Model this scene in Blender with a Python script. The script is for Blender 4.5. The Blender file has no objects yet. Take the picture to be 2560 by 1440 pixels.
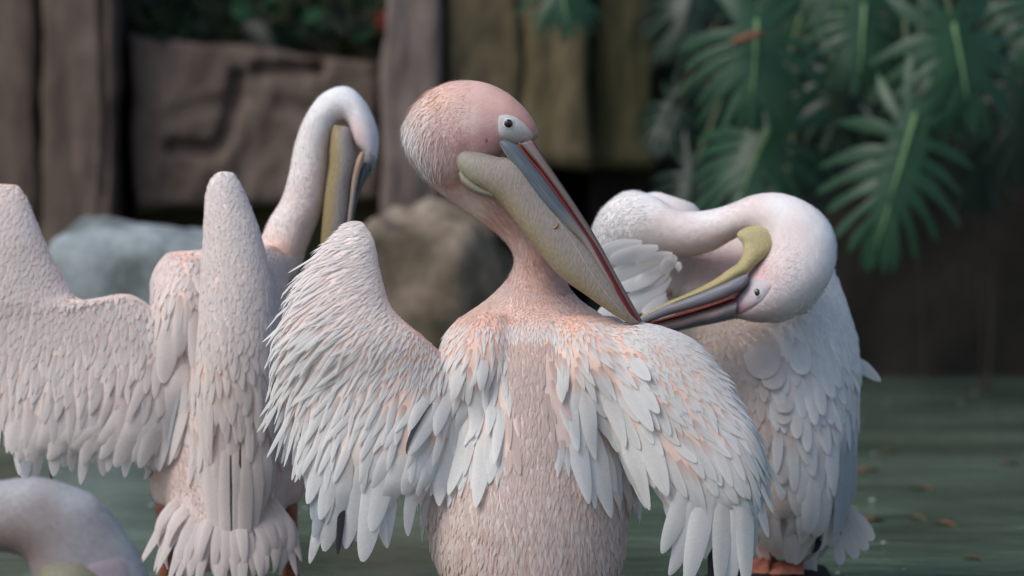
import bpy, bmesh, math, random
import numpy as np
from mathutils import Vector, Matrix, noise
from mathutils.bvhtree import BVHTree

rng = np.random.default_rng(7)
random.seed(7)
scene = bpy.context.scene
COL = scene.collection

# ------------------------------------------------------------------ camera
FPX = 9600.0                      # focal length in photo pixels (135 mm on 36 mm, 2560 px wide)
PITCH = math.atan((720 - 61) / FPX)
CAM = Vector((0, 0, 1.0))
F = Vector((0, math.cos(PITCH), -math.sin(PITCH)))
R = Vector((1, 0, 0))
U = R.cross(F)
cam_data = bpy.data.cameras.new("camera")
cam = bpy.data.objects.new("camera", cam_data)
COL.objects.link(cam)
cam_data.sensor_width = 36
cam_data.lens = 135
cam_data.clip_start = 0.1
cam_data.clip_end = 500
cam.location = CAM
cam.rotation_euler = (math.pi / 2 - PITCH, 0, 0)
cam_data.dof.use_dof = True
cam_data.dof.focus_distance = 6.06
cam_data.dof.aperture_fstop = 3.0
scene.camera = cam

# ------------------------------------------------------------------ sky, sun, exposure
SUN_DIR = Vector((-0.62, -0.46, 0.86)).normalized()     # towards the light: high, from the left
world = bpy.data.worlds.new("World")
scene.world = world
world.use_nodes = True
wn = world.node_tree
wn.nodes.clear()
sky = wn.nodes.new("ShaderNodeTexSky")
sky.sky_type = 'NISHITA'
sky.sun_disc = False
sky.sun_elevation = math.asin(SUN_DIR.z)
sky.sun_rotation = math.atan2(SUN_DIR.x, SUN_DIR.y)
sky.dust_density = 2.2
sky.ozone_density = 1.3
bg = wn.nodes.new("ShaderNodeBackground")
bg.inputs[1].default_value = 0.135
wo = wn.nodes.new("ShaderNodeOutputWorld")
wn.links.new(sky.outputs[0], bg.inputs[0])
wn.links.new(bg.outputs[0], wo.inputs[0])
sun_data = bpy.data.lights.new("sun", 'SUN')
sun_data.energy = 1.45
sun_data.angle = math.radians(30)
sun_data.color = (1.0, 0.965, 0.92)
sun = bpy.data.objects.new("sun", sun_data)
COL.objects.link(sun)
sun.rotation_euler = (-SUN_DIR).to_track_quat('-Z', 'Y').to_euler()
sun.location = (0, 0, 8)
scene.view_settings.view_transform = 'Standard'
scene.view_settings.look = 'None'
scene.view_settings.gamma = 1
scene.view_settings.exposure = 0.32
scene.view_settings.use_curve_mapping = False
scene.cycles.use_denoising = True
scene.cycles.max_bounces = 8

# ------------------------------------------------------------------ helpers
def W(x, y, d):
    x, y, d = float(x), float(y), float(d)
    return CAM + (F + R * ((x - 1280) / FPX) - U * ((y - 720) / FPX)) * d

def proj(p):
    v = p - CAM
    z = v.dot(F)
    return 1280 + FPX * v.dot(R) / z, 720 - FPX * v.dot(U) / z, z

def ground(x, y, z=0.0):
    dr = F + R * ((x - 1280) / FPX) - U * ((y - 720) / FPX)
    return CAM + dr * ((z - CAM.z) / dr.z)

def tag(o, label=None, cat=None, group=None, kind=None):
    if label: o["label"] = label
    if cat: o["category"] = cat
    if group: o["group"] = group
    if kind: o["kind"] = kind
    return o

def link(name, me, mat=None, parent=None, smooth=True):
    o = bpy.data.objects.new(name, me)
    COL.objects.link(o)
    if mat is not None and not me.materials:
        me.materials.append(mat)
    if smooth and me.polygons:
        me.polygons.foreach_set("use_smooth", [True] * len(me.polygons))
    if parent is not None:
        o.parent = parent
        o.matrix_parent_inverse = Matrix.Translation(-parent.location)
    return o

def mesh_from(name, verts, faces, cols=None, uvs=None):
    me = bpy.data.meshes.new(name)
    me.from_pydata([tuple(v) for v in verts], [], [tuple(f) for f in faces])
    if cols is not None:
        a = me.color_attributes.new("Col", 'FLOAT_COLOR', 'POINT')
        c = np.ones((len(verts), 4), dtype=np.float32)
        c[:, :3] = np.asarray(cols, dtype=np.float32)
        a.data.foreach_set("color", c.ravel())
    if uvs is not None:
        l = me.uv_layers.new(name="UVMap")
        vi = np.empty(len(me.loops), dtype=np.int32)
        me.loops.foreach_get("vertex_index", vi)
        l.data.foreach_set("uv", np.asarray(uvs, dtype=np.float32)[vi].ravel())
    me.update()
    return me

def empty(name, loc):
    o = bpy.data.objects.new(name, None)
    o.empty_display_size = 0.1
    o.location = loc
    COL.objects.link(o)
    return o

def catmull(P, n):
    P = np.asarray(P, dtype=float)
    k = len(P)
    out = []
    for i in range(n):
        t = i / (n - 1) * (k - 1)
        j = min(int(t), k - 2)
        f = t - j
        p0 = P[max(j - 1, 0)]; p1 = P[j]; p2 = P[j + 1]; p3 = P[min(j + 2, k - 1)]
        out.append(0.5 * (2 * p1 + (p2 - p0) * f + (2 * p0 - 5 * p1 + 4 * p2 - p3) * f * f
                          + (3 * p1 - p0 - 3 * p2 + p3) * f ** 3))
    return np.array(out)

def loft(rows, n=40, m=20, colfn=None, power=1.0, caps=True):
    """rows: (ax, ay, bx, by, distance, half thickness in mm): the two outline points of a section,
    how far away its middle is and how thick it is front to back."""
    Q = catmull(rows, n)
    V, FC, C, UV = [], [], [], []
    for i, (ax, ay, bx, by, d, c) in enumerate(Q):
        A = W(ax, ay, d); B = W(bx, by, d)
        mid = (A + B) / 2; h = (A - B) / 2
        c = max(c, 0.6) / 1000
        for j in range(m):
            th = 2 * math.pi * j / m
            cs, sn = math.cos(th), math.sin(th)
            cs2 = math.copysign(abs(cs) ** power, cs); sn2 = math.copysign(abs(sn) ** power, sn)
            V.append(mid + h * cs2 - F * (c * sn2))
            UV.append((j / m, i / (n - 1)))
            if colfn: C.append(colfn(i / (n - 1), cs2, sn2))
    for i in range(n - 1):
        for j in range(m):
            k = (j + 1) % m
            FC.append((i * m + j, i * m + k, (i + 1) * m + k, (i + 1) * m + j))
    if caps:
        for i, fl in ((0, True), (n - 1, False)):
            ring = [i * m + j for j in range(m)]
            V.append(sum((V[r] for r in ring), Vector()) / m); UV.append((0.5, i / (n - 1)))
            if colfn: C.append(colfn(i / (n - 1), 0, 0))
            ci = len(V) - 1
            for j in range(m):
                a, b = ring[j], ring[(j + 1) % m]
                FC.append((b, a, ci) if fl else (a, b, ci))
    return V, FC, (C if colfn else None), UV

def fix_normals(me):
    bm = bmesh.new(); bm.from_mesh(me)
    bmesh.ops.recalc_face_normals(bm, faces=bm.faces)
    bm.to_mesh(me); bm.free()

def tube(pts, rad, m=8, n=None):
    P = catmull([list(p) for p in pts], n) if n else np.array([list(p) for p in pts])
    rr = np.interp(np.linspace(0, 1, len(P)), np.linspace(0, 1, len(rad)), rad)
    V, FC = [], []
    for i, p in enumerate(P):
        t = Vector(P[min(i + 1, len(P) - 1)] - P[max(i - 1, 0)]).normalized()
        a = t.orthogonal().normalized() if abs(t.z) > .95 else t.cross(Vector((0, 0, 1))).normalized()
        b = t.cross(a)
        for j in range(m):
            th = 2 * math.pi * j / m
            V.append(Vector(p) + (a * math.cos(th) + b * math.sin(th)) * rr[i])
    for i in range(len(P) - 1):
        for j in range(m):
            k = (j + 1) % m
            FC.append((i * m + j, i * m + k, (i + 1) * m + k, (i + 1) * m + j))
    FC.append(tuple(range(m))[::-1]); FC.append(tuple((len(P) - 1) * m + j for j in range(m)))
    return V, FC

def ellipsoid(c, rx, ry, rz, nu=16, nv=10):
    V, FC = [], []
    for i in range(nv + 1):
        ph = math.pi * i / nv
        for j in range(nu):
            th = 2 * math.pi * j / nu
            V.append(Vector((c[0] + rx * math.sin(ph) * math.cos(th), c[1] + ry * math.sin(ph) * math.sin(th), c[2] + rz * math.cos(ph))))
    for i in range(nv):
        for j in range(nu):
            k = (j + 1) % nu
            FC.append((i * nu + j, (i + 1) * nu + j, (i + 1) * nu + k, i * nu + k))
    return V, FC

# ------------------------------------------------------------------ materials
def new_mat(name):
    m = bpy.data.materials.new(name); m.use_nodes = True
    nt = m.node_tree
    return m, nt, nt.nodes["Principled BSDF"], nt.nodes["Material Output"]

def nd(nt, typ, **kw):
    n = nt.nodes.new(typ)
    for k, v in kw.items(): setattr(n, k, v)
    return n

def plumage_mat(name, rough=0.75, translucent=0.0, bump=0.15, scale=(60, 4, 1), use_uv=True, bscale=1.0, sheen=0.15, var=0.12):
    m, nt, p, out = new_mat(name)
    at = nd(nt, "ShaderNodeAttribute", attribute_name="Col")
    tc = nd(nt, "ShaderNodeTexCoord")
    mp = nd(nt, "ShaderNodeMapping"); mp.inputs["Scale"].default_value = scale
    nt.links.new(tc.outputs["UV" if use_uv else "Object"], mp.inputs[0])
    nz = nd(nt, "ShaderNodeTexNoise"); nz.inputs["Scale"].default_value = bscale; nz.inputs["Detail"].default_value = 4
    nt.links.new(mp.outputs[0], nz.inputs["Vector"])
    rm = nd(nt, "ShaderNodeMapRange"); rm.inputs[1].default_value = .3; rm.inputs[2].default_value = .7
    rm.inputs[3].default_value = 1 - var; rm.inputs[4].default_value = 1 + var * .5
    nt.links.new(nz.outputs[0], rm.inputs[0])
    mx = nd(nt, "ShaderNodeMix", data_type='RGBA', blend_type='MULTIPLY'); mx.inputs[0].default_value = 1
    nt.links.new(at.outputs["Color"], mx.inputs[6]); nt.links.new(rm.outputs[0], mx.inputs[7])
    nt.links.new(mx.outputs[2], p.inputs["Base Color"])
    p.inputs["Roughness"].default_value = rough
    p.inputs["Specular IOR Level"].default_value = 0.25
    p.inputs["Sheen Weight"].default_value = sheen
    b = nd(nt, "ShaderNodeBump"); b.inputs["Strength"].default_value = bump; b.inputs["Distance"].default_value = 0.002
    nt.links.new(nz.outputs[0], b.inputs["Height"]); nt.links.new(b.outputs[0], p.inputs["Normal"])
    if translucent > 0:
        tr = nd(nt, "ShaderNodeBsdfTranslucent"); nt.links.new(mx.outputs[2], tr.inputs[0])
        ms = nd(nt, "ShaderNodeMixShader"); ms.inputs[0].default_value = translucent
        nt.links.new(p.outputs[0], ms.inputs[1]); nt.links.new(tr.outputs[0], ms.inputs[2])
        nt.links.new(ms.outputs[0], out.inputs[0])
    return m

def plain_mat(name, col, rough=0.5, spec=0.5, coat=0.0, var=0.0, vscale=30, bump=0.0):
    m, nt, p, out = new_mat(name)
    p.inputs["Base Color"].default_value = (*col, 1)
    p.inputs["Roughness"].default_value = rough
    p.inputs["Specular IOR Level"].default_value = spec
    p.inputs["Coat Weight"].default_value = coat
    if var or bump:
        tc = nd(nt, "ShaderNodeTexCoord")
        nz = nd(nt, "ShaderNodeTexNoise"); nz.inputs["Scale"].default_value = vscale; nz.inputs["Detail"].default_value = 5
        nt.links.new(tc.outputs["Object"], nz.inputs["Vector"])
        rp = nd(nt, "ShaderNodeValToRGB")
        rp.color_ramp.elements[0].position = .3; rp.color_ramp.elements[1].position = .7
        rp.color_ramp.elements[0].color = (*[c * (1 - var) for c in col], 1)
        rp.color_ramp.elements[1].color = (*[min(1, c * (1 + var)) for c in col], 1)
        nt.links.new(nz.outputs[0], rp.inputs[0]); nt.links.new(rp.outputs[0], p.inputs["Base Color"])
        b = nd(nt, "ShaderNodeBump"); b.inputs["Strength"].default_value = bump; b.inputs["Distance"].default_value = 0.004
        nt.links.new(nz.outputs[0], b.inputs["Height"]); nt.links.new(b.outputs[0], p.inputs["Normal"])
    return m

def rock_mat(name, c1, c2, c3, scale=3.0, stretch=(1, 1, .45), rough=.85, bump=.6):
    m, nt, p, out = new_mat(name)
    tc = nd(nt, "ShaderNodeTexCoord")
    mp = nd(nt, "ShaderNodeMapping"); mp.inputs["Scale"].default_value = stretch
    nt.links.new(tc.outputs["Object"], mp.inputs[0])
    n1 = nd(nt, "ShaderNodeTexNoise"); n1.inputs["Scale"].default_value = scale; n1.inputs["Detail"].default_value = 7; n1.inputs["Roughness"].default_value = .6
    n2 = nd(nt, "ShaderNodeTexNoise"); n2.inputs["Scale"].default_value = scale * 9; n2.inputs["Detail"].default_value = 8; n2.inputs["Roughness"].default_value = .7
    nt.links.new(mp.outputs[0], n1.inputs["Vector"]); nt.links.new(mp.outputs[0], n2.inputs["Vector"])
    rp = nd(nt, "ShaderNodeValToRGB")
    e = rp.color_ramp.elements
    e[0].position = .36; e[0].color = (*c1, 1); e[1].position = .66; e[1].color = (*c3, 1)
    k = e.new(.5); k.color = (*c2, 1)
    nt.links.new(n1.outputs[0], rp.inputs[0])
    mx = nd(nt, "ShaderNodeMix", data_type='RGBA', blend_type='MULTIPLY'); mx.inputs[0].default_value = .55
    rg = nd(nt, "ShaderNodeMapRange"); rg.inputs[1].default_value = .3; rg.inputs[2].default_value = .7; rg.inputs[3].default_value = .5; rg.inputs[4].default_value = 1.35
    nt.links.new(n2.outputs[0], rg.inputs[0])
    nt.links.new(rp.outputs[0], mx.inputs[6]); nt.links.new(rg.outputs[0], mx.inputs[7])
    nt.links.new(mx.outputs[2], p.inputs["Base Color"])
    p.inputs["Roughness"].default_value = rough; p.inputs["Specular IOR Level"].default_value = .3
    b = nd(nt, "ShaderNodeBump"); b.inputs["Strength"].default_value = bump; b.inputs["Distance"].default_value = 0.02
    nt.links.new(n2.outputs[0], b.inputs["Height"]); nt.links.new(b.outputs[0], p.inputs["Normal"])
    return m

M_BODY = plumage_mat("body plumage", use_uv=False, scale=(70, 70, 45), bump=.30, var=.07)
M_FEATHER = plumage_mat("feather", translucent=.40, bump=.04, scale=(2.5, 34, 1), bscale=1.4, var=.06)
M_DOWN = plumage_mat("down", translucent=0, bump=0, var=0, sheen=.15)
M_SKIN = plumage_mat("bare skin", rough=.55, use_uv=False, scale=(1, 1, 1), bscale=260, bump=.25, var=.12, sheen=0)
M_POUCH = plumage_mat("pouch skin", rough=.5, use_uv=False, scale=(1.0, .7, .35), bscale=330, bump=.55, var=.16, sheen=0)
M_BILL = plumage_mat("bill horn", rough=.38, use_uv=True, scale=(24, 5, 1), bscale=1.5, bump=.12, var=.28, sheen=0)
M_EYE = plain_mat("eye", (.012, .007, .006), rough=.06, spec=.6, coat=.5)
M_IRIS = plain_mat("iris", (.06, .010, .010), rough=.1, spec=.6)
M_LEG = plain_mat("leg skin", (.34, .12, .075), rough=.6, var=.3, vscale=120, bump=.5)

# ------------------------------------------------------------------ bird machinery
def inside(xy, poly):
    P = np.array(poly, dtype=float); Q = np.roll(P, -1, axis=0)
    x, y = xy[:, 0], xy[:, 1]; r = np.zeros(len(xy), bool)
    for (x0, y0), (x1, y1) in zip(P, Q):
        c = ((y0 > y) != (y1 > y)) & (x < (x1 - x0) * (y - y0) / (y1 - y0 + 1e-12) + x0)
        r ^= c
    return r

class Bird:
    def __init__(s, root, ctl, cols, voxel=0.0055):
        s.root = root; s.voxel = voxel
        c = np.array(ctl, dtype=float)
        s.cp = c[:, :2]; s.cv = c[:, 2:6]
        s.kp = np.array([k[:2] for k in cols], dtype=float); s.kc = np.array([k[2] for k in cols], dtype=float)
        s.V = []; s.FC = []
        s.feathers = []; s.small = []; s.bare = []
    def add(s, vf):
        k = len(s.V)
        me = mesh_from("tmp", vf[0], vf[1]); fix_normals(me)
        s.V += [v.co.copy() for v in me.vertices]
        s.FC += [tuple(k + i for i in p.vertices) for p in me.polygons]
        bpy.data.meshes.remove(me)
    def field(s, xy):
        d2 = ((xy[:, None, :] - s.cp[None]) ** 2).sum(2) + 60.0
        w = d2 ** -2.2
        w /= w.sum(1, keepdims=True)
        return w @ s.cv
    def color(s, xy):
        d2 = ((xy[:, None, :] - s.kp[None]) ** 2).sum(2) + 150.0
        w = d2 ** -1.5
        w /= w.sum(1, keepdims=True)
        return w @ s.kc
    def build_body(s, smooth=7, legs=None):
        me = mesh_from("tmp", s.V, s.FC)
        o = bpy.data.objects.new("tmp", me); COL.objects.link(o)
        r = o.modifiers.new("r", 'REMESH'); r.mode = 'VOXEL'; r.voxel_size = s.voxel; r.adaptivity = 0
        sm = o.modifiers.new("s", 'SMOOTH'); sm.factor = .5; sm.iterations = smooth
        dg = bpy.context.evaluated_depsgraph_get(); dg.update()
        ev = o.evaluated_get(dg)
        res = bpy.data.meshes.new_from_object(ev)
        bpy.data.objects.remove(o); bpy.data.meshes.remove(me)
        n = len(res.vertices)
        co = np.empty(n * 3, dtype=np.float32); res.vertices.foreach_get("co", co); co = co.reshape(-1, 3).astype(float)
        no = np.empty(n * 3, dtype=np.float32); res.vertices.foreach_get("normal", no); no = no.reshape(-1, 3).astype(float)
        s.co, s.no = co, no
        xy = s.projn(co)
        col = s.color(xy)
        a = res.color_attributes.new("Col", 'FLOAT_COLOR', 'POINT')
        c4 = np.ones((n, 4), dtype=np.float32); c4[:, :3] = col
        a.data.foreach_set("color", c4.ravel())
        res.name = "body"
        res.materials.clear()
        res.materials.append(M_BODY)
        s.body = link("body", res, None, s.root)
        s.bvh = BVHTree.FromPolygons([Vector(v) for v in co], [tuple(p.vertices) for p in res.polygons])
        # triangle table for sampling
        tris = []
        for p in res.polygons:
            v = p.vertices
            for k in range(1, len(v) - 1): tris.append((v[0], v[k], v[k + 1]))
        s.tri = np.array(tris)
        a_, b_, c_ = co[s.tri[:, 0]], co[s.tri[:, 1]], co[s.tri[:, 2]]
        s.area = np.linalg.norm(np.cross(b_ - a_, c_ - a_), axis=1) / 2
        s.tc = (a_ + b_ + c_) / 3
        s.txy = s.projn(s.tc)
        s.tf = s.field(s.txy)
        return s.body
    def projn(s, co):
        v = co - np.array(CAM)
        z = v @ np.array(F)
        return np.stack([1280 + FPX * (v @ np.array(R)) / z, 720 - FPX * (v @ np.array(U)) / z], 1)
    def sample(s, weight, n):
        w = s.area * weight
        idx = rng.choice(len(s.tri), size=n, p=w / w.sum())
        r1 = np.sqrt(rng.random(n)); r2 = rng.random(n)
        b = np.stack([1 - r1, r1 * (1 - r2), r1 * r2], 1)[:, :, None]
        T = s.tri[idx]
        P = (s.co[T] * b).sum(1); N = (s.no[T] * b).sum(1)
        N /= np.linalg.norm(N, axis=1, keepdims=True) + 1e-9
        return P, N
    def hit(s, x, y):
        o = CAM; d = (W(x, y, 1.0) - CAM).normalized()
        h = s.bvh.ray_cast(o, d)
        return h
    # one feather bent over the plumage below it
    def strip(s, p, n, dirv, L, Wd, lift0, lift1, attract=.10, nseg=6, tip=(3.0, .5), camber=.16, roll=0.0, curl=0.0, root=.3, soft=.10):
        pts, nrm = [p + n * lift0], [n]
        ts = [1 - (1 - k / nseg) ** 1.55 for k in range(nseg + 1)]
        d = dirv.normalized(); q = p + n * lift0; nn = n
        for k in range(1, nseg + 1):
            t = ts[k]
            step = L * (ts[k] - ts[k - 1])
            q = q + d * step
            near = s.bvh.find_nearest(q)
            if near[0] is not None:
                fn = near[1]; sd = (q - near[0]).dot(fn)
                want = lift0 + (lift1 - lift0) * t + curl * t * t
                al = 1.0 if sd < want else attract
                if fn.dot(n) < .3 or (sd > 0 and (q - near[0]).length > 2.0 * abs(sd) + .004): al = 0.0
                dq = fn * (want - sd) * al
                if dq.length > step * .8: dq = dq.normalized() * step * .8
                if (q - near[0]).length > .05 and sd > 0: dq = dq * 0.15
                q2 = q + dq
                if fn.dot(n) > .45 and (q - near[0]).length < .03: nn = (nn * .65 + fn * .35).normalized()
                nd_ = ((q2 - pts[-1]).normalized() * .6 + d * .4).normalized()
                ang = nd_.angle(d, 0.0)
                if ang > .28:
                    nd_ = d.slerp(nd_, .28 / ang) if ang < 3.0 else d
                    q2 = pts[-1] + nd_ * step
                d = nd_.normalized(); q = q2
            pts.append(q.copy()); nrm.append(nn.copy())
        us = (-1, -.55, 0, .55, 1)
        V, UVs, NN = [], [], []
        for k in range(nseg + 1):
            t = ts[k]
            T = (pts[min(k + 1, nseg)] - pts[max(k - 1, 0)]).normalized()
            nn = (nrm[k] - T * nrm[k].dot(T)).normalized()
            sd_ = T.cross(nn)
            if roll:
                c_, s_ = math.cos(roll * t), math.sin(roll * t)
                sd_, nn = sd_ * c_ + nn * s_, nn * c_ - sd_ * s_
            tt = min(t, .995)
            w = (Wd / 2) * (root + (1 - root) * min(1, t / .45) ** .8) * max(0.0, 1 - tt ** tip[0]) ** tip[1]
            for u in us:
                V.append(pts[k] + sd_ * (w * u) - nn * (camber * w * u * u))
                UVs.append(((u + 1) / 2, t))
                NN.append((nrm[k] * .55 + nn * .45 + sd_ * (soft * u)).normalized())
        FC = []
        for k in range(nseg):
            for j in range(4):
                a = k * 5 + j
                FC.append((a, a + 1, a + 6, a + 5))
        return V, FC, (UVs, NN)
    def colorize(s, base, tipc, nseg, edge=None, bright=1.0):
        C = []
        for k in range(nseg + 1):
            t = 1 - (1 - k / nseg) ** 1.55
            f = min(1, max(0, (t - .05) / .38))
            c = base * (1 - f) + tipc * f
            for j in range(5):
                cc = c * bright
                if j == 2 and t < .9: cc = cc * .95
                if edge is not None and j >= 3: cc = edge
                C.append(cc)
        return C
    def scatter(s, n_cand, white, tipsets, seed=1, ymax=1700, jitter=.16, lmin=10):
        """feathers over the whole plumage, row on row"""
        size = s.tf[:, 2] * s.tf[:, 3]
        ok = (s.tf[:, 2] > lmin) & (s.txy[:, 1] < ymax)
        wt = np.where(ok, 1 / np.maximum(size, 60), 0)
        P, N = s.sample(wt, n_cand)
        xy = s.projn(P); fv = s.field(xy); kc = s.color(xy)
        crand = rng.uniform(.55, 1.3, n_cand)
        cell = .022; grid = {}
        kept = []
        for i in range(n_cand):
            x, y = xy[i]
            dx, dy, Lp, Wp = fv[i]
            if Lp * crand[i] < lmin: continue
            p = Vector(P[i]); n = Vector(N[i])
            d = (p - CAM).dot(F)
            px = d / FPX
            if -F.dot(n) < -.15:
                Lp = min(Lp, 46)
                if y > 1030: continue
            L = Lp * px; Wd = Wp * px
            dv = R * dx - U * dy
            nf = -F.dot(n)
            ns = (n + (-F) * (1.1 if nf > -.15 else -1.1)).normalized()
            dv = dv - ns * dv.dot(ns)
            if dv.length < .05: dv = -U - n * (-U).dot(n)
            dv.normalize()
            sa, sc = .25 * L, .66 * Wd
            rad = max(sa, sc)
            key = (int(math.floor(p.x / cell)), int(math.floor(p.y / cell)), int(math.floor(p.z / cell)))
            kr = int(rad / cell) + 1
            bad = False
            for ix in range(-kr, kr + 1):
                for iy in range(-kr, kr + 1):
                    for iz in range(-kr, kr + 1):
                        for (q, qn) in grid.get((key[0] + ix, key[1] + iy, key[2] + iz), ()):
                            v = p - q
                            if qn.dot(n) < .2: continue
                            al = v.dot(dv); ac = (v - dv * al).length
                            if (al / sa) ** 2 + (ac / sc) ** 2 < 1: bad = True; break
                        if bad: break
                    if bad: break
                if bad: break
            if bad: continue
            grid.setdefault(key, []).append((p, n))
            kept.append((i, p, ns, dv, L, Wd))
        rr = random.Random(seed)
        for (i, p, n, dv, L, Wd) in kept:
            side = dv.cross(n)
            dv = (dv + side * rr.gauss(0, jitter)).normalized()
            L *= rr.uniform(.75, 1.25); Wd *= rr.uniform(.8, 1.15)
            big = L > .045
            nseg = 7 if big else 5
            tip = tipsets(xy[i][0], xy[i][1]) if L < .062 else (3.0, .55)
            V, FC, UVs = s.strip(p, n, dv, L, Wd, .0003 + rr.random() * .0005, .0007 + L * .026 + rr.random() * (.0016 if big else .0007),
                                 nseg=nseg, tip=tip, roll=rr.gauss(0, .13), curl=rr.uniform(0, .02) * L, root=.45,
                                 camber=.10, soft=.20 if big else .10)
            base = kc[i] * .9 + WHITE * .08
            C = s.colorize(base, white(xy[i][0], xy[i][1]), nseg, bright=rr.uniform(.93, 1.04))
            s.feathers.append((L * Wd, V, FC, UVs, C))
    def feather(s, bx, by, tx, ty, w, kind='w', lift=3.0, tip=(4.0, .5), d=None, out=None, roll=0.0, curl=0.0, attract=.15, white=None, bright=1.0):
        """one named feather, from its root to its tip"""
        h = s.hit(bx, by)
        if h[0] is not None and d is None:
            p, n = h[0], (h[1] - F * 1.1).normalized()
            dist = (p - CAM).dot(F)
        else:
            dist = d or s.d0
            p = W(bx, by, dist); n = -F
        e = W(tx, ty, dist + (out or 0.0) / 1000)
        dv = e - p
        L = dv.length
        if out is None: 
            dv = dv - n * min(0.0, dv.dot(n))
        nseg = 9
        V, FC, UVs = s.strip(p, n, dv, L, w * dist / FPX, -.0025 if out is None else 0.0, lift / 1000 + .002, attract=attract, nseg=nseg, tip=tip, roll=roll, curl=curl / 1000, root=.3, camber=.14, soft=.26)
        wc = WHITE if white is None else white
        base = wc * np.array((1.0, .95, .92)); tc = wc; edge = None
        if kind == 'g': base = np.array((.42, .45, .48)); tc = np.array((.50, .54, .57))
        if kind == 'k': base = tc = np.array((.05, .05, .06))
        if kind == 'p': base = np.array((.72, .55, .49)); tc = np.array((.74, .62, .57))
        if kind == 'e': edge = np.array((.07, .07, .08))
        C = s.colorize(base, tc, nseg, edge=edge, bright=bright)
        s.feathers.append((1 + L * w, V, FC, UVs, C))
    def flush(s, keep=300):
        fs = sorted(s.feathers, key=lambda f: -f[0])
        for (_, V, FC, UVs, C) in fs[:keep]:
            me = mesh_from("feather", V, FC, C, UVs[0])
            link("feather", me, M_FEATHER, s.root)
            me.normals_split_custom_set_from_vertices([tuple(q) for q in UVs[1]])
        rest = fs[keep:]
        if rest:
            V, FC, UVs, C, NN = [], [], [], [], []
            for (_, v, f, u, c) in rest:
                k = len(V); V += v; UVs += u[0]; NN += u[1]; C += c
                FC += [tuple(k + i for i in q) for q in f]
            o = link("small_feathers", mesh_from("small_feathers", V, FC, C, UVs), M_FEATHER, s.root)
            o.data.normals_split_custom_set_from_vertices([tuple(q) for q in NN])
            o["kind"] = "stuff"
    def down(s, n, wfn, lenfn, lift=(.25, .6), width=.0007, tint=1.0, ragged=.35):
        wt = np.array([wfn(x, y, L) for (x, y), L in zip(s.txy, s.tf[:, 2])])
        for poly in s.bare:
            wt = np.where(inside(s.txy, poly), 0, wt)
        if wt.max() <= 0: return
        P, N = s.sample(wt, n)
        xy = s.projn(P); fv = s.field(xy); kc = s.color(xy)
        dv = fv[:, :1] * np.array(R) - fv[:, 1:2] * np.array(U)
        dv += rng.normal(0, ragged, dv.shape) * .5
        dv -= N * (dv * N).sum(1, keepdims=True)
        dv /= np.linalg.norm(dv, axis=1, keepdims=True) + 1e-9
        side = np.cross(dv, N)
        ln = np.array([lenfn(x, y) for x, y in xy])[:, None] / 1000 * rng.uniform(.6, 1.25, (n, 1))
        an = rng.uniform(lift[0], lift[1], (n, 1))
        m1 = P + (dv * np.cos(an) + N * np.sin(an)) * ln * .55
        m2 = m1 + (dv * np.cos(an * .3) + N * np.sin(an * .3)) * ln * .45
        w = width * rng.uniform(.7, 1.3, (n, 1))
        P0 = P - N * .0008
        V = np.stack([P0 - side * w, P0 + side * w, m1 - side * w * .8, m1 + side * w * .8, m2], 1).reshape(-1, 3)
        b = np.arange(n)[:, None] * 5
        quads = (b + np.array([[0, 1, 3, 2]])).tolist(); tris = (b + np.array([[2, 3, 4]])).tolist()
        C = np.repeat(np.clip(kc * tint * rng.uniform(.94, 1.08, (n, 1)), 0, .9), 5, axis=0)
        me = mesh_from("down", V, quads + tris, C)
        o = link("down", me, M_DOWN, s.root)
        nn = N * .92 + dv * .08
        nn /= np.linalg.norm(nn, axis=1, keepdims=True)
        me.normals_split_custom_set_from_vertices(np.repeat(nn, 5, axis=0).tolist())
        o["kind"] = "stuff"
        return o
    def patch(s, name, poly, mat, colfn, h=.0026, rings=7, n=44, parent=None, puff=0.0):
        B = catmull(list(poly) + [poly[0]], n + 1)[:-1]
        c = B.mean(0)
        s.bare.append(c + (B - c) * .97)
        V, FC, C = [], [], []
        h0 = s.hit(*c)
        dist = (h0[0] - CAM).dot(F) if h0[0] is not None else s.d0
        def put(x, y, k):
            nonlocal dist
            q = s.hit(x, y)
            if q[0] is not None:
                dd = (q[0] - CAM).dot(F)
                p = q[0] + q[1] * (h * (1 - k ** 4) - .0012 * k ** 4) - F * puff * (1 - k * k)
            else:
                p = W(x, y, dist + .01)
            V.append(p); C.append(colfn(x, y, k))
        put(c[0], c[1], 0)
        for r in range(1, rings + 1):
            k = r / rings
            for b in B: put(c[0] + (b[0] - c[0]) * k, c[1] + (b[1] - c[1]) * k, k)
        for j in range(n):
            FC.append((0, 1 + j, 1 + (j + 1) % n))
        for r in range(rings - 1):
            for j in range(n):
                a = 1 + r * n + j; b = 1 + r * n + (j + 1) % n
                FC.append((a, a + n, b + n, b))
        me = mesh_from(name, V, FC, C); fix_normals(me)
        return link(name, me, mat, parent or s.root)
    def piece(s, name, rows, mat, colfn, n=40, m=20, power=1.0, parent=None):
        V, FC, C, UV = loft(rows, n, m, colfn, power)
        me = mesh_from(name, V, FC, C, UV); fix_normals(me)
        return link(name, me, mat, parent or s.root)
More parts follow.
